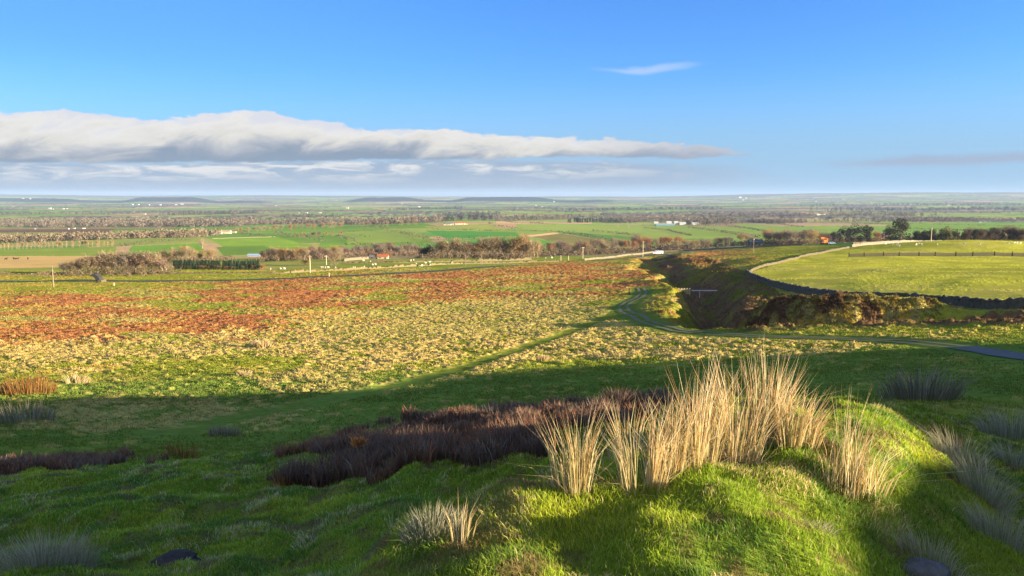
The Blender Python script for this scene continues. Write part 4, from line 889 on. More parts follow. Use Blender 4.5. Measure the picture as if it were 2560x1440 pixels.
belt([(860, 640, 26), (950, 637, 27), (1050, 640, 28)], 28, [(B, 'purple'), ('slim', 'purple'), (B, 'grey')], 'purple-brown bare tree behind the orange-roofed barn', 'trees behind the barn', 3, 520)
belt([(1050, 646, 28), (1085, 646, 34)], 6, [('dense', 'dark')], 'dark evergreen tree right of the barn', 'dark trees right of the barn', 2, 450, wide=(0.9, 1.3))
belt([(1085, 652, 42), (1120, 650, 50), (1200, 650, 42), (1250, 650, 56), (1310, 650, 58), (1350, 648, 40)], 30, [(B, 'ochre'), (B, 'tan'), (B, 'tan'), ('slim', 'ochre')], 'tall straw-coloured willow in the middle of the tree belt', 'tall pale trees mid belt', 2, 440, 'pale')
belt([(1290, 640, 30), (1400, 638, 34), (1500, 634, 34), (1600, 626, 34), (1700, 620, 30)], 44, [(B, 'tan'), (B, 'purple'), (B, 'russet'), (B, 'grey'), ('slim', 'tan')], 'bare tree in the long mixed belt above the road', 'long mixed belt above the road', 3, 480)
belt([(1690, 624, 28), (1760, 620, 28), (1830, 612, 26), (1900, 608, 24)], 14, [(B, 'ochre'), (B, 'tan'), (B, 'grey')], 'bare tree beside the dark-roofed barn', 'trees beside the dark barn', 2, 470)
belt([(1912, 612, 42), (1950, 611, 42), (1990, 611, 36), (2035, 611, 42)], 17, [(B, 'tan'), (B, 'ochre'), (B, 'purple'), (B, 'grey')], 'rounded bare tree on the skyline right of the dark barn', 'skyline trees right of the dark barn', 1, 440, 'pale')
belt([(2045, 609, 26), (2095, 607, 30)], 9, [(B, 'purple'), ('dense', 'dark')], 'small dark tree around the stone house', 'small trees around the stone house', 1, 440, 'brown')
for px, h, w in ((2112, 44, 1.1), (2135, 50, 1.15), (2162, 47, 1.15)): tree(px, 606, h, 'dense', 'dark', {2112: 'leftmost of three dark domed trees near the stone house', 2135: 'middle of three dark domed trees near the stone house', 2162: 'right of three dark domed trees near the stone house'}[px], ymin=420, wide=w)
tree(2222, 605, 46, 'dense', 'dark', 'dark tree leaning against the tallest skyline tree', ymin=420, wide=1.2); tree(2250, 606, 64, 'dense', 'dark', 'tallest dark tree on the skyline, with a full round crown', ymin=420, wide=1.15)
tree(2190, 605, 28, B, 'russet', 'low russet tree between the dark domes and the tallest tree', ymin=420)
tree(2366, 605, 42, 'dense', 'olive', 'round olive-grey tree right of the pasture pole', ymin=420, wide=1.35); tree(2390, 605, 34, 'dense', 'dark', 'narrow dark tree beside the round olive tree', ymin=420, wide=0.7)
belt([(2285, 604, 26), (2340, 604, 30)], 8, [(B, 'purple'), ('dense', 'dark')], 'dark tree between the white bungalow and the round olive tree', 'trees by the white bungalow', 1, 430, 'brown')
belt([(2285, 605, 30), (2560, 602, 36)], 12, [('dense', 'dark')], 'dark rounded tree in the shaded row behind the bright pasture', 'dark rounded trees behind the pasture', 1.5, 430, 'brown', wide=(1.0, 1.5))
belt([(2400, 604, 34), (2460, 603, 32), (2560, 600, 34), (2640, 600, 36)], 20, [(B, 'purple'), (B, 'purple'), ('dense', 'dark')], 'dusky purple tree at the right end of the skyline row', 'dusky trees at the right end', 2, 430, 'brown')
belt([(0, 625, 17), (140, 620, 18), (290, 615, 16)], 32, [('slim', 'tan'), ('slim', 'ochre')], 'slender tree in the straight avenue at the left', 'avenue of slender trees', 0.5, 600, 'pale', 0.15)
belt([(590, 582, 13), (700, 574, 14), (860, 568, 15)], 24, [(B, 'russet'), (B, 'tan')], 'tan tree in the row above the cream farm fields', 'row above the cream farm', 1.5, 900)
belt([(730, 594, 12), (860, 590, 12)], 14, [('slim', 'russet'), (B, 'purple')], 'reddish tree in the short row mid valley', 'short reddish row', 1, 800)
belt([(900, 568, 14), (1050, 560, 16)], 12, [(B, 'tan'), (B, 'purple')], 'tree in the clump left of the knoll farm', 'clump left of the knoll farm', 2, 1000)
belt([(1100, 556, 14), (1150, 552, 17), (1235, 551, 13)], 16, [('dense', 'dark'), ('slim', 'purple')], 'dark tree crowning the knoll behind the farm', 'trees crowning the knoll', 1, 1500)
belt([(1420, 557, 13), (1500, 556, 12)], 14, [('conifer', 'pine'), ('dense', 'dark')], 'pine in the small wood right of the knoll', 'small pine wood', 1, 1500, wide=(1.0, 1.6))
belt([(1720, 570, 11), (1820, 568, 11)], 12, [('slim', 'tan')], 'slim tan tree in the row right of the works', 'slim row right of the works', 0.5, 1000)

def woodland(strips, label, colr, seed):
    X = []; Y = []; HH = []
    for (a, b, h, n, ym) in strips:
        p, q = at(a[0], a[1], ym), at(b[0], b[1], ym); t = rng.random(n); d = rng.normal(0, 0.03, n)
        y = p[1] + (q[1] - p[1]) * t; x = p[0] + (q[0] - p[0]) * t; y = y * (1 + d); X.append(x); Y.append(y); HH.append(h * y / F_PX * rng.uniform(0.6, 1.15, n))
    X = np.concatenate(X); Y = np.concatenate(Y); H = np.concatenate(HH); Z = h0(X, Y); n = len(X); k = 34
    R = (H * 0.45)[:, None] * rng.uniform(0.3, 1.0, (n, k)); t = rng.uniform(0, 6.28, (n, k)); hz = rng.uniform(0.05, 1.0, (n, k))
    c = np.stack([X[:, None] + R * np.cos(t) * (1.15 - hz * 0.5), Y[:, None] + R * np.sin(t), Z[:, None] + H[:, None] * hz], -1).reshape(-1, 3)
    s = np.repeat(H * 0.085, k)[:, None]; A = rng.normal(0, 1, c.shape) * s; Bv = rng.normal(0, 1, c.shape) * s
    V = np.stack([c - A, c + A, c + Bv + np.array((0, 0, 1)) * s], 1).reshape(-1, 3)
    tag(np_mesh('woodland', V, np.arange(len(V)), 3, mat('wood_' + colr[0], colr[1], var=0.3, scale=0.05)), label, 'woodland', kind='stuff')
PB, DB = ('purple', (0.13, 0.105, 0.08)), ('dark', (0.050, 0.052, 0.045))
woodland([((-40, 607), (250, 598), 17, 260, 700), ((250, 598), (520, 592), 17, 260, 800)], 'brown winter wood behind the avenue of slender trees', ('brownish', (0.16, 0.125, 0.08)), 8)
woodland([((-40, 568), (300, 566), 14, 220, 1500), ((100, 560), (620, 558), 13, 420, 1900), ((300, 566), (600, 566), 14, 240, 1600), ((-40, 556), (120, 558), 10, 120, 1800)], 'purplish winter woods across the left of the valley', PB, 1)
woodland([((150, 693), (430, 694), 11, 156, 300), ((400, 662), (560, 652), 11, 120, 420), ((655, 662), (870, 645), 12, 228, 430), ((870, 640), (1060, 642), 11, 192, 520), ((1060, 650), (1310, 648), 12, 228, 440), ((1290, 642), (1700, 622), 12, 420, 480), ((1690, 624), (1910, 610), 10, 192, 470), ((1900, 611), (2100, 608), 12, 192, 440), ((2100, 606), (2640, 601), 12, 372, 430)], 'tangled brown undergrowth and young trees along the long tree belts', ('under', (0.13, 0.095, 0.06)), 9)
woodland([((600, 562), (860, 556), 12, 252, 1700), ((860, 562), (1100, 556), 14, 270, 1700), ((960, 556), (1120, 552), 12, 150, 1900), ((1240, 552), (1420, 548), 10, 156, 2200), ((1180, 548), (1700, 545), 9, 360, 2600)], 'grey-brown woods between the cream farm and the knoll', PB, 2)
woodland([((1540, 556), (1640, 554), 9, 120, 1900), ((1640, 551), (1760, 553), 8, 150, 2000), ((1720, 562), (1840, 556), 12, 156, 1500), ((1880, 556), (2010, 556), 9, 144, 1700), ((2060, 556), (2400, 552), 9, 252, 1800), ((1700, 545), (2300, 540), 9, 540, 2600), ((2300, 553), (2620, 553), 8, 180, 1900)], 'reddish-brown woods across the right of the valley', PB, 3)
woodland([((700, 545), (860, 543), 7, 120, 2800), ((430, 538), (650, 534), 8, 180, 3200), ((1100, 540), (1250, 538), 8, 150, 3000), ((1500, 556), (1560, 556), 9, 72, 1900), ((1890, 558), (1950, 557), 8, 72, 1700), ((2050, 528), (2560, 524), 7, 300, 3800), ((980, 528), (1160, 522), 6, 156, 4200), ((1380, 530), (1800, 522), 6, 360, 4000), ((0, 536), (300, 536), 5, 120, 3300), ((1980, 516), (2560, 512), 5, 300, 5200)], 'dark distant woods scattered over the plain', DB, 4)

# ------------------------------------------------------------------ hedges
def hedge(pts, h, label, colr='hedge', base=(0.075, 0.07, 0.045), ymin=500):
    P = np.array(line(pts, ymin)); seg = np.hypot(*np.diff(P, axis=0).T); s = np.concatenate([[0], np.cumsum(seg)]); n = int(s[-1] / 0.5) ; n = min(n, 9000)
    t = rng.uniform(0, s[-1], n); x = np.interp(t, s, P[:, 0]); y = np.interp(t, s, P[:, 1]); gap = 0.55 + 0.9 * fbm(t / 9, t * 0, int(s[-1]), 3)
    x = x + rng.normal(0, 0.6, n); y = y + rng.normal(0, 0.6, n); hz = rng.random(n) * gap * h
    c = np.stack([x, y, h0(x, y) + hz], 1); A = rng.normal(0, 0.5, c.shape); Bv = rng.normal(0, 0.5, c.shape)
    V = np.stack([c - A, c + A, c + Bv + np.array((0, 0, 0.5))], 1).reshape(-1, 3)
    tag(np_mesh('hedge', V, np.arange(len(V)), 3, mat(colr, base, var=0.3, scale=0.4)), label, 'hedge', 'field hedges in the valley')
for pts, h, lb in [
 ([(945, 574), (1000, 584), (1075, 602)], 5, 'thick dark hedge running down from the clump left of the knoll'), ([(1075, 602), (1110, 600), (1210, 597)], 3.5, 'thin hedge along the foot of the deep green field'),
 ([(840, 592), (890, 606)], 4, 'short dark hedge in the fields left of the knoll'), ([(1070, 573), (1180, 576), (1290, 578)], 2.2, 'straight low hedge below the knoll farm'),
 ([(1220, 560), (1260, 570), (1310, 577)], 4.5, 'dark hedge descending right of the knoll'), ([(1310, 577), (1400, 581)], 2, 'thin hedge joining the ploughed strip'), ([(1395, 582), (1470, 592), (1560, 608)], 3.5, 'long dark diagonal hedge beyond the ploughed strip'),
 ([(1480, 577), (1540, 584), (1600, 594)], 3, 'scrubby hedge with two bushes mid valley'), ([(1610, 570), (1670, 576), (1730, 590)], 2.5, 'hedge falling towards the pale belt'), ([(1720, 570), (1800, 580), (1900, 596)], 4, 'thick hedge right of the slim row'),
 ([(1820, 566), (1870, 572), (1915, 580)], 3, 'short hedge above the dark barn'), ([(1885, 557), (1950, 562), (2010, 568)], 3, 'hedge below the far reddish wood'), ([(685, 584), (740, 594), (815, 605)], 5, 'dark hedge crossing the cream farm fields'),
 ([(600, 583), (660, 592)], 2.5, 'short hedge right of the cream farm'), ([(860, 612), (950, 614), (1060, 614), (1120, 616)], 2.5, 'ragged hedge along the bottom of the large pale field'), ([(290, 617), (380, 606), (480, 600)], 3, 'brown hedge between the left fields'),
 ([(2280, 572), (2400, 576), (2460, 580)], 2.5, 'straight hedge behind the round olive tree'), ([(2130, 562), (2280, 560), (2560, 566)], 2.5, 'hedge crossing the fields above the skyline trees'), ([(860, 580), (940, 576)], 2.5, 'low hedge at the top of the large pale field'),
 ([(1260, 553), (1360, 560), (1390, 562)], 3.5, 'dark hedge in the far fields right of the knoll wood')]:
    hedge(pts, h, lb)

# ------------------------------------------------------------------ buildings
glassm = mat('dark_opening', (0.02, 0.02, 0.022))
def house(px, py, wpx, hpx, label, cat='house', wall=('render_white', (0.55, 0.53, 0.48)), roof=('slate', (0.14, 0.14, 0.15)), rz=0.0, ymin=400, depth=0.6, chimney=False, door=True, group=None, name='house', nwin=3, zoff=0.0):
    x, y, z = at(px, py, ymin); k = y / F_PX; W = wpx * k; H = hpx * k; D = W * depth; e = H * 0.62
    r = empty(name, (x, y, z + zoff), rz); tag(r, label, cat, group)
    MB().gable(-W / 2, W / 2, -D / 2, D / 2, -1.5, e, H).build('wall', mat(wall[0], wall[1], var=0.12, scale=0.6), r)
    rf = MB().roof(-W / 2, W / 2, -D / 2, D / 2, e, H, o=0.04 * H + 0.2).build('roof', mat(roof[0], roof[1], var=0.15, scale=0.5), r)
    if chimney:
        for s in (-1, 1): MB().box(s * W * 0.42, 0, H + 0.35, 0.8, 0.8, 1.8).build('chimney', mat(wall[0]), rf)
    if nwin:
        for i in range(nwin):
            cx = -W / 2 + W * (i + 0.5) / nwin
            if door and i == nwin // 2: MB().box(cx, -D / 2 - 0.03, e * 0.36, min(1.2, W * 0.1), 0.10, e * 0.72).build('door', glassm, r)
            else: MB().box(cx, -D / 2 - 0.03, e * 0.55, min(1.6, W * 0.12), 0.10, e * 0.36).build('window', glassm, r)
    return r
CREAM, STONEH, RED = ('render_cream', (0.60, 0.53, 0.36)), ('stone_house', (0.42, 0.35, 0.24)), ('tile_orange', (0.38, 0.11, 0.04))
house(566, 584, 22, 8, 'long cream barn at the farm on the left rise', 'barn', CREAM, ('barn_roof', (0.40, 0.28, 0.20)), nwin=0, depth=0.5, name='barn')
house(548, 585, 14, 8.5, 'stone farmhouse joined to the long cream barn', wall=STONEH, roof=('barn_roof', (0.40, 0.28, 0.20)), chimney=True, name='farmhouse')
house(524, 587, 17, 6, 'grey open shed at the left end of the cream farm', 'shed', ('shed_grey', (0.30, 0.30, 0.32)), nwin=0, name='shed')
house(584, 582, 12, 4, 'small pink-roofed outbuilding right of the cream barn', 'shed', STONEH, ('tile_pink', (0.45, 0.24, 0.16)), nwin=0, name='shed')
house(937, 651, 24, 9, 'pale stone barn beside the wall', 'barn', ('stone_pale', (0.15, 0.13, 0.09)), nwin=2, ymin=430, name='barn'); house(958, 650, 26, 11, 'barn with a bright orange tiled roof', 'barn', STONEH, RED, nwin=2, ymin=430, name='barn')
house(636, 642, 30, 7, 'long low shed with a blue roof among trees', 'shed', ('shed_grey', (0.30, 0.30, 0.32)), ('blue_sheet', (0.25, 0.36, 0.52)), nwin=0, ymin=500, name='shed', depth=0.4)
house(1056 + 190, 640, 24, 5, 'low black-roofed shed inside the tree belt', 'shed', ('shed_grey', (0.30, 0.30, 0.32)), ('black_sheet', (0.02, 0.02, 0.022)), nwin=0, ymin=480, name='shed', depth=0.4)
house(1665, 622, 16, 6, 'small cream bungalow by the road wall', wall=CREAM, ymin=450, name='bungalow'); house(1724, 616, 18, 7, 'white cottage among bare trees by the road', ymin=450, name='cottage')
house(1888, 614, 32, 15, 'dark-roofed barn among trees on the skyline', 'barn', ('dark_boards', (0.06, 0.06, 0.065)), ('slate_dark', (0.07, 0.085, 0.11)), ymin=440, nwin=2, name='barn')
house(2091, 606, 17, 22, 'tall stone house with two chimneys behind small trees', wall=STONEH, roof=('slate', (0.14, 0.14, 0.15)), chimney=True, ymin=440, depth=0.7, name='stone_house')
house(2301, 604, 20, 7, 'white bungalow under the skyline trees', chimney=True, ymin=430, name='bungalow'); house(2210, 598, 22, 16, 'reddish brick house behind the tallest tree', wall=('brick_red', (0.36, 0.20, 0.12)), ymin=520, chimney=True, name='brick_house')
house(2052, 541, 22, 6, 'large cream-roofed building far out on the right', wall=('render_white', (0.55, 0.53, 0.48)), roof=('roof_cream', (0.75, 0.70, 0.50)), nwin=0, ymin=1500, name='barn', cat='barn')
for px, w, h, wl, rf, lb in ((1112, 6, 6, CREAM, ('slate', 0), 'cream house at the left end of the knoll farm'), (1122, 8, 4, CREAM, ('slate', 0), 'low outbuilding second from the left on the knoll'), (1130, 7, 7, ('render_white', 0), ('slate', 0), 'white gabled house on the knoll'), (1143, 9, 7, ('render_white', 0), RED, 'white house with a red roof on the knoll'), (1155, 13, 7, CREAM, RED, 'longest barn of the knoll farm'), (1164, 8, 4, ('render_white', 0), RED, 'small shed at the right end of the knoll farm')):
    house(px, 563 - (px - 1112) * 0.04, w, h, lb, wall=wl, roof=rf, ymin=1000, name='farmhouse', nwin=2)
house(1660, 565, 44, 6, 'long teal shed of the industrial works', 'factory', ('teal_sheet', (0.10, 0.24, 0.26)), ('grey_sheet', (0.30, 0.33, 0.36)), nwin=0, ymin=1000, depth=0.4, name='factory_shed')
for px, w, h, lb in ((1640, 10, 8, 'white gabled unit at the left end of the works'), (1672, 12, 9, 'white unit behind the teal shed'), (1690, 10, 9, 'tall white unit right of the teal shed'), (1706, 16, 7, 'wide pale unit in the middle of the works'), (1738, 18, 6, 'low pale unit at the right end of the works')):
    house(px, 562, w, h, lb, 'factory', roof=('roof_pale', (0.42, 0.42, 0.43)), nwin=0, ymin=1050, name='factory_shed')
FH = [(57, 497), (75, 498), (127, 500), (33, 518), (52, 521), (58, 523), (125, 523), (133, 523), (148, 523), (158, 523), (167, 522), (243, 522), (330, 513), (345, 513), (360, 512), (372, 513), (400, 513), (420, 513), (440, 513), (455, 512), (490, 513), (508, 512), (362, 536), (374, 543), (392, 543), (88, 573), (104, 573), (170, 573), (186, 572), (202, 572), (210, 572), (523, 541), (545, 541), (625, 541), (690, 515), (770, 512), (748, 533), (766, 533), (778, 533), (800, 533), (568, 563), (580, 560), (602, 562), (960, 512), (975, 512), (1005, 511), (1048, 518), (1035, 540), (1050, 539), (1080, 539), (1095, 540), (1105, 541), (868, 521), (932, 522), (1240, 537), (1385, 505), (1395, 506), (1355, 517), (1340, 515), (1556, 533), (1600, 533), (1618, 533), (1598, 507), (1655, 508), (1660, 498), (1710, 503), (1858, 501), (1866, 496), (2030, 506), (2040, 505), (2110, 499), (2118, 500), (2030, 541), (2090, 540), (2298, 555), (2450, 557), (2464, 557), (2475, 557), (2372, 514), (2525, 518), (2155, 492), (1850, 495)]
proto = None
for i, (px, py) in enumerate(FH):
    if i % 3 == 2 and i: continue
    x, y, z = at(px, py, 1400)
    if proto is None:
        proto = empty('farmhouse', (0, 0, 0)); MB().gable(-1, 1, -0.55, 0.55, -1, 0.8, 1.15).build('wall', mat('render_white'), proto); MB().roof(-1, 1, -0.55, 0.55, 0.8, 1.15, o=0.05, th=0.05).build('roof', mat('roof_pale'), proto); o = proto
    else: o = copy_tree(proto)
    w = rnd.uniform(1.6, 3.4) * y / F_PX; o.location = (x, y, z); o.scale = (w, w, w * rnd.uniform(0.55, 0.9)); o.rotation_euler.z = rnd.uniform(-0.3, 0.3)
    tag(o, 'tiny white farmhouse scattered on the far plain', 'farmhouse', 'white farmhouses scattered over the far plain')

# ruined gable by the road, seen from its shaded side
def ruin():
    x, y, z = at(242, 714, 250); k = y / F_PX
    r = empty('stone_shelter', (x, y, z), 0); tag(r, 'shaded stone shelter with a collapsed sloping gable by the road', 'shelter')
    out = [(-17, 17), (-9, 22), (-3, 21), (6, 13), (8, 7), (8, 0), (3, 0), (0, 3), (-4, 10), (-9, 16), (-13, 15)]
    rings = [[(a * k, dy, b * k - (0.4 if b == 0 else 0)) for a, b in out] for dy in (0, 2.2)]
    MB().loft(rings).build('wall', mat('shaded_stone', (0.035, 0.035, 0.038), bump=0.5), r)  # shade of the gable put into the stone colour
    MB().box(9 * k, 1.2, 3.2 * k, 1.2, 3.2, 7 * k).build('buttress', mat('stone_warm'), r)
ruin()

# ------------------------------------------------------------------ poles, gates, posts
def pole(px, py, hpx, label, arm=True, c=('pole_wood', (0.20, 0.16, 0.11)), ymin=200, cap=False):
    x, y, z = at(px, py, ymin); H = hpx * y / F_PX
    r = empty('telegraph_pole', (x, y, z), rnd.uniform(-0.3, 0.3)); tag(r, label, 'pole')
    MB().tube((0, 0, -0.5), (0, 0, H), 0.20, 0.15, 8).build('pole', mat(*c), r)
    if arm: MB().box(0, -0.2, H - 0.5, 1.8, 0.14, 0.16).build('crossarm', mat(*c), r)
    if cap: MB().tube((0, 0, H), (0, 0, H + 0.5), 0.28, 0.25, 8).build('cap', mat('pale_metal', (0.45, 0.44, 0.40)), r)
LT = ('pole_pale', (0.50, 0.42, 0.28))
pole(134, 718, 53, 'dark telegraph pole beside the road at the far left'); pole(776, 692, 44, 'thin pale pole in the sheep pasture above the rust moor', c=LT, ymin=300); pole(816, 662, 24, 'short pale pole in front of the tree belt', c=LT, ymin=350)
pole(1457, 650, 33, 'pale telegraph pole just behind the rust-coloured brow', c=LT, ymin=390); pole(1607, 642, 40, 'pale telegraph pole with crossarm by the grey road', c=LT, ymin=380); pole(1402, 652, 14, 'short post left of the pale telegraph pole', False, LT, 390); pole(1421, 651, 12, 'shorter post nearest the pale telegraph pole', False, LT, 390)
pole(1883, 634, 34, 'pale-topped pole in front of the dark barn', False, ymin=330, cap=True); pole(2326, 622, 32, 'white-topped pole in the bright pasture', False, LT, 320, True); pole(1164, 664, 28, 'thin dark pole at the edge of the pasture', False, ymin=340); pole(1204, 662, 30, 'thin dark pole right of its twin at the pasture edge', False, ymin=340)
pole(1702, 565, 22, 'white mast standing over the industrial works', False, ('pale_metal', (0.45, 0.44, 0.40)), 1000)
pole(1545, 568, 10, 'tiny far pole left of the works', False, LT, 900); pole(1572, 571, 10, 'tiny far pole second from the left of the works', False, LT, 900)
for px, py, h, lb in ((285, 714, 7, 'short white post on the road verge'), (749, 692, 6, 'dark fence post in the straw wall'), (805, 692, 7, 'dark fence post right of the thin pale pole'), (823, 692, 10, 'pale fence post near the thin pale pole'), (1573, 736, 16, 'bent thorn stake beside the track'), (425, 708, 5, 'dark stump on the road verge')):
    x, y, z = at(px, py, 120); o = MB().box(0, 0, h * y / F_PX / 2, 0.28, 0.28, h * y / F_PX).build('post', mat('pole_pale' if 'white' in lb or 'pale fence' in lb else 'dark_wood')); o.location = (x, y, z); tag(o, lb, 'post')
def gate():
    x, y = 46.5, 192.0; z = h1(x, y) 
    X0, Y0 = 40.8, 175.0; z = h1(X0, Y0)
    r = empty('water_gate', (X0, Y0, z)); tag(r, 'weathered wooden hurdle gate on the lip of the gully', 'gate')
    for i in range(5): MB().box(-1.3 + i * 0.65, 0, 0.7, 0.16, 0.14, 1.7).build('post', mat('pale_wood', (0.45, 0.38, 0.20)), r)
    for i in range(4): MB().box(0, -0.12, 0.3 + 0.33 * i, 2.9, 0.08, 0.16).build('rail', mat('pale_wood'), r)
    b = empty('footbridge', (X0 + 1.6, Y0 + 0.5, z + 0.9)); tag(b, 'narrow pale beam bridging the shaded gully', 'footbridge')
    MB().box(3.3, 0, 0.0, 6.0, 0.7, 0.14).build('deck', mat('pale_metal'), b); MB().box(2.2, 0, -0.9, 0.12, 0.2, 1.7).build('leg', mat('pale_metal'), b)
gate()

# ------------------------------------------------------------------ vehicles, sheep, cattle
def vehicle(px, py, L, label, c, kind='car', ymin=350, rz=0.0):
    x, y, z = at(px, py, ymin); r = empty({'car': 'parked_car', 'van': 'van'}[kind], (x, y, z + 0.15), rz); tag(r, label, kind)
    h = 1.45 if kind == 'car' else 2.2; w = 1.8
    side = [(-L / 2, 0.35), (-L / 2, 0.85), (-L * 0.30, 0.95), (-L * 0.17, h), (L * 0.27, h), (L * 0.42, 0.98), (L / 2, 0.85), (L / 2, 0.35)] if kind == 'car' else [(-L / 2, 0.4), (-L / 2, 1.1), (-L * 0.36, 1.3), (-L * 0.27, h), (L / 2, h), (L / 2, 0.4)]
    MB().loft([[(a, s * w / 2, b) for a, b in side] for s in (-1, 1)]).build('body', mat(*c, rough=0.35), r)
    MB().box(0.05 * L if kind == 'car' else -0.22 * L, 0, h * 0.8, L * 0.36 if kind == 'car' else 0.8, w + 0.04, h * 0.2).build('window', mat('car_glass', (0.02, 0.025, 0.03), rough=0.1), r)
    for sx in (-0.32, 0.32):
        for sy in (-1, 1): MB().tube((sx * L, sy * w / 2 - 0.1 * sy, 0.33), (sx * L, sy * (w / 2 + 0.04), 0.33), 0.33, 0.33, 14).build('wheel', mat('tyre', (0.02, 0.02, 0.02)), r)
vehicle(1645, 636, 6.5, 'white van on the grey road by the pale wall', ('white_paint', (0.80, 0.80, 0.80)), 'van', 380)
vehicle(2078, 611, 4.6, 'silver-blue car beside the orange digger', ('blue_paint', (0.25, 0.36, 0.48)), 'car', 400)
def digger():
    x, y, z = at(2061, 612, 400); r = empty('digger', (x, y, z + 0.1)); tag(r, 'orange digger with a raised bucket parked by the stone house', 'digger'); O = mat('orange_paint', (0.80, 0.22, 0.02), rough=0.4)
    MB().box(0, 0, 1.3, 3.4, 2.0, 1.0).build('body', O, r); MB().box(0.3, 0, 2.4, 1.5, 1.7, 1.3, taper=0.85).build('cab', O, r)
    MB().tube((1.2, 0, 1.8), (2.0, 0, 3.9), 0.22, 0.18, 6).tube((2.0, 0, 3.9), (0.2, 0, 4.1), 0.18, 0.16, 6).build('arm', O, r)
    MB().loft([[(-2.6, s, 3.6), (-0.6, s, 3.7), (-0.4, s, 4.6), (-2.8, s, 4.7)] for s in (-1.1, 1.1)]).build('bucket', O, r)
    MB().tube((-0.5, 0.8, 2.2), (-1.5, 0.8, 3.7), 0.14, 0.12, 6).tube((-0.5, -0.8, 2.2), (-1.5, -0.8, 3.7), 0.14, 0.12, 6).build('boom', O, r)
    for sx, rr in ((-1.1, 0.75), (1.1, 0.55)):
        for sy in (-1, 1): MB().tube((sx, sy * 0.75, rr), (sx, sy * 1.15, rr), rr, rr, 14).build('wheel', mat('tyre'), r)
digger()
def beast_mesh(L, H, mat_, name, legc=0.10):
    """one continuous standing animal: lofted trunk, neck and head, with four jointed legs grown out of it"""
    me = bpy.data.meshes.new(name); V = []; E = []; R = []
    def v(p, r, par=None):
        V.append(p); R.append(r); i = len(V) - 1
        if par is not None: E.append((par, i))
        return i
    a = v((0, 0, H * .68), H * .26); b = v((L * .27, 0, H * .70), H * .25, a); c = v((-L * .27, 0, H * .70), H * .24, a)
    n = v((L * .42, 0, H * .86), H * .13, b); h = v((L * .52, 0, H * .98), H * .11, n); v((L * .66, 0, H * .88), H * .07, h); v((-L * .42, 0, H * .70), H * .06, c)
    for base, x0 in ((b, L * .27), (c, -L * .29)):
        for s in (-1, 1):
            k = v((x0, s * H * .15, H * .42), H * .085, base); k2 = v((x0 + (-.02 if x0 > 0 else -.05) * L, s * H * .15, H * .22), H * .05, k); v((x0 + (0 if x0 > 0 else .02) * L, s * H * .15, 0.0), H * .045, k2)
    me.from_pydata(V, E, [])
    o = bpy.data.objects.new(name, me); COL.objects.link(o)
    md = o.modifiers.new('Skin', 'SKIN')
    for i, r in enumerate(R): me.skin_vertices[0].data[i].radius = (r, r)
    me.skin_vertices[0].data[0].use_root = True; o.modifiers.new('Sub', 'SUBSURF').levels = 1; me.materials.append(mat_)
    dg = bpy.context.evaluated_depsgraph_get(); dg.update(); m2 = bpy.data.meshes.new_from_object(o.evaluated_get(dg)); bpy.data.objects.remove(o)
    if not m2.materials: m2.materials.append(mat_)
    return m2
sheepm = beast_mesh(1.25, 0.95, mat('fleece', (0.60, 0.56, 0.45), scale=20), 'sheep'); cowm = beast_mesh(2.4, 1.5, mat('black_hide', (0.025, 0.02, 0.018)), 'cow')
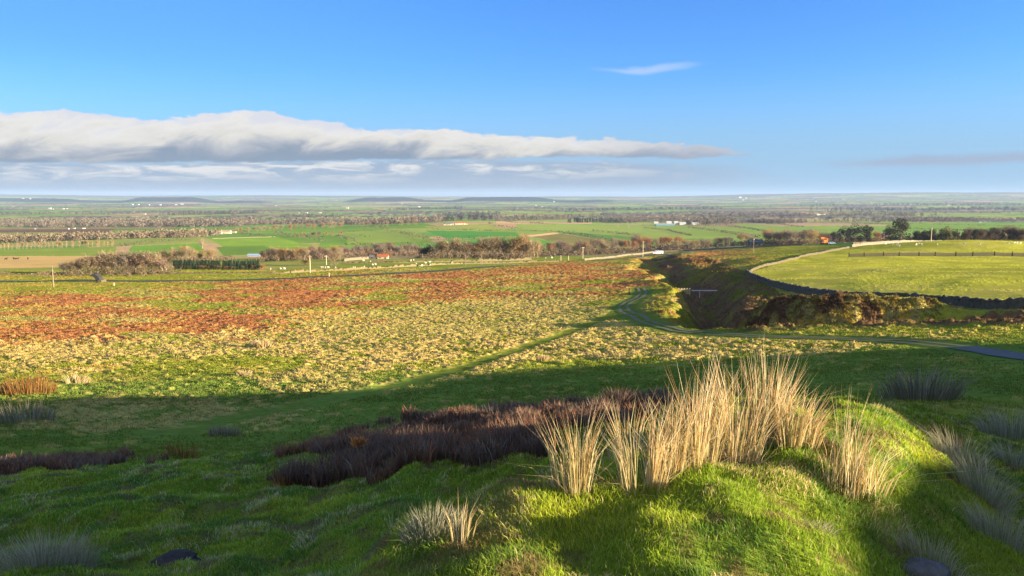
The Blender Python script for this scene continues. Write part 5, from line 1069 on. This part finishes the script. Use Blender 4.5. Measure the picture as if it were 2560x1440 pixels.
SHEEP = [(532, 686), (570, 685), (581, 685), (609, 688), (627, 689), (645, 687), (676, 683), (704, 688), (712, 683), (807, 675), (803, 676), (813, 673), (821, 677), (839, 678), (884, 678), (888, 674), (910, 669), (932, 664), (939, 663), (926, 656), (1040, 661), (1054, 666), (1064, 659), (1075, 664), (1075, 657), (1027, 653), (1034, 652), (909, 653), (1131, 659), (1441, 638), (1482, 636), (1506, 635), (1532, 633), (1560, 632), (1565, 631), (1582, 629), (1600, 628), (1713, 624), (1363, 647), (1380, 646), (471, 707),
 (2214, 612), (2232, 613), (2243, 612), (2247, 616), (2290, 614), (2297, 611), (2304, 614), (2343, 614), (2410, 613), (2448, 614), (2520, 617), (2534, 625), (2541, 627), (2549, 628)]
for i, (px, py) in enumerate(SHEEP):
    x, y, z = at(px, py, 300 if px > 1700 else 330); left = px < 1700
    o = bpy.data.objects.new('sheep', sheepm); COL.objects.link(o); o.location = (x, y, z); o.rotation_euler.z = rnd.uniform(0, 6.28); o.scale = (0.95,) * 3
    lb, gp = ('white sheep grazing in the strip of pasture below the moor', 'sheep in the pasture below the moor') if px < 1300 else ('white sheep grazing in the field beside the tree belt', 'sheep beside the tree belt') if left else ('white sheep in the green field behind the sunlit pasture', 'sheep behind the sunlit pasture')
    tag(o, lb, 'sheep', gp)
for i, (px, py) in enumerate([(15, 650), (36, 649), (43, 650), (70, 649), (880, 586), (886, 589), (900, 590), (905, 588), (912, 592), (924, 591), (893, 593)]):
    x, y, z = at(px, py, 500); o = bpy.data.objects.new('cow', cowm); COL.objects.link(o); o.location = (x, y, z); o.rotation_euler.z = rnd.uniform(0, 6.28)
    tag(o, *(('dark cow grazing in the straw-coloured field at the far left', 'cow', 'cattle in the straw field') if px < 200 else ('dark cow grazing in the large pale field left of the knoll', 'cow', 'cattle in the large pale field')))

# ------------------------------------------------------------------ haze: the air between the hill and the horizon
def haze():
    m = bpy.data.materials.new('haze'); m.use_nodes = True; nt = m.node_tree; nt.nodes.clear()
    out = nt.nodes.new('ShaderNodeOutputMaterial'); v = nt.nodes.new('ShaderNodeVolumePrincipled')
    v.inputs['Color'].default_value = (0.37, 0.52, 0.76, 1); v.inputs['Density'].default_value = HAZE_D; v.inputs['Anisotropy'].default_value = 0.0
    nt.links.new(v.outputs[0], out.inputs['Volume'])
    zlo, zhi = -190.0, 130.0
    o = MB().box(0, 11500, (zlo + zhi) / 2, 64000, 25600, zhi - zlo).build('haze', m); tag(o, 'thin blue haze over the distant plain', 'haze', kind='stuff')
HAZE_D = 4.8e-5
haze()
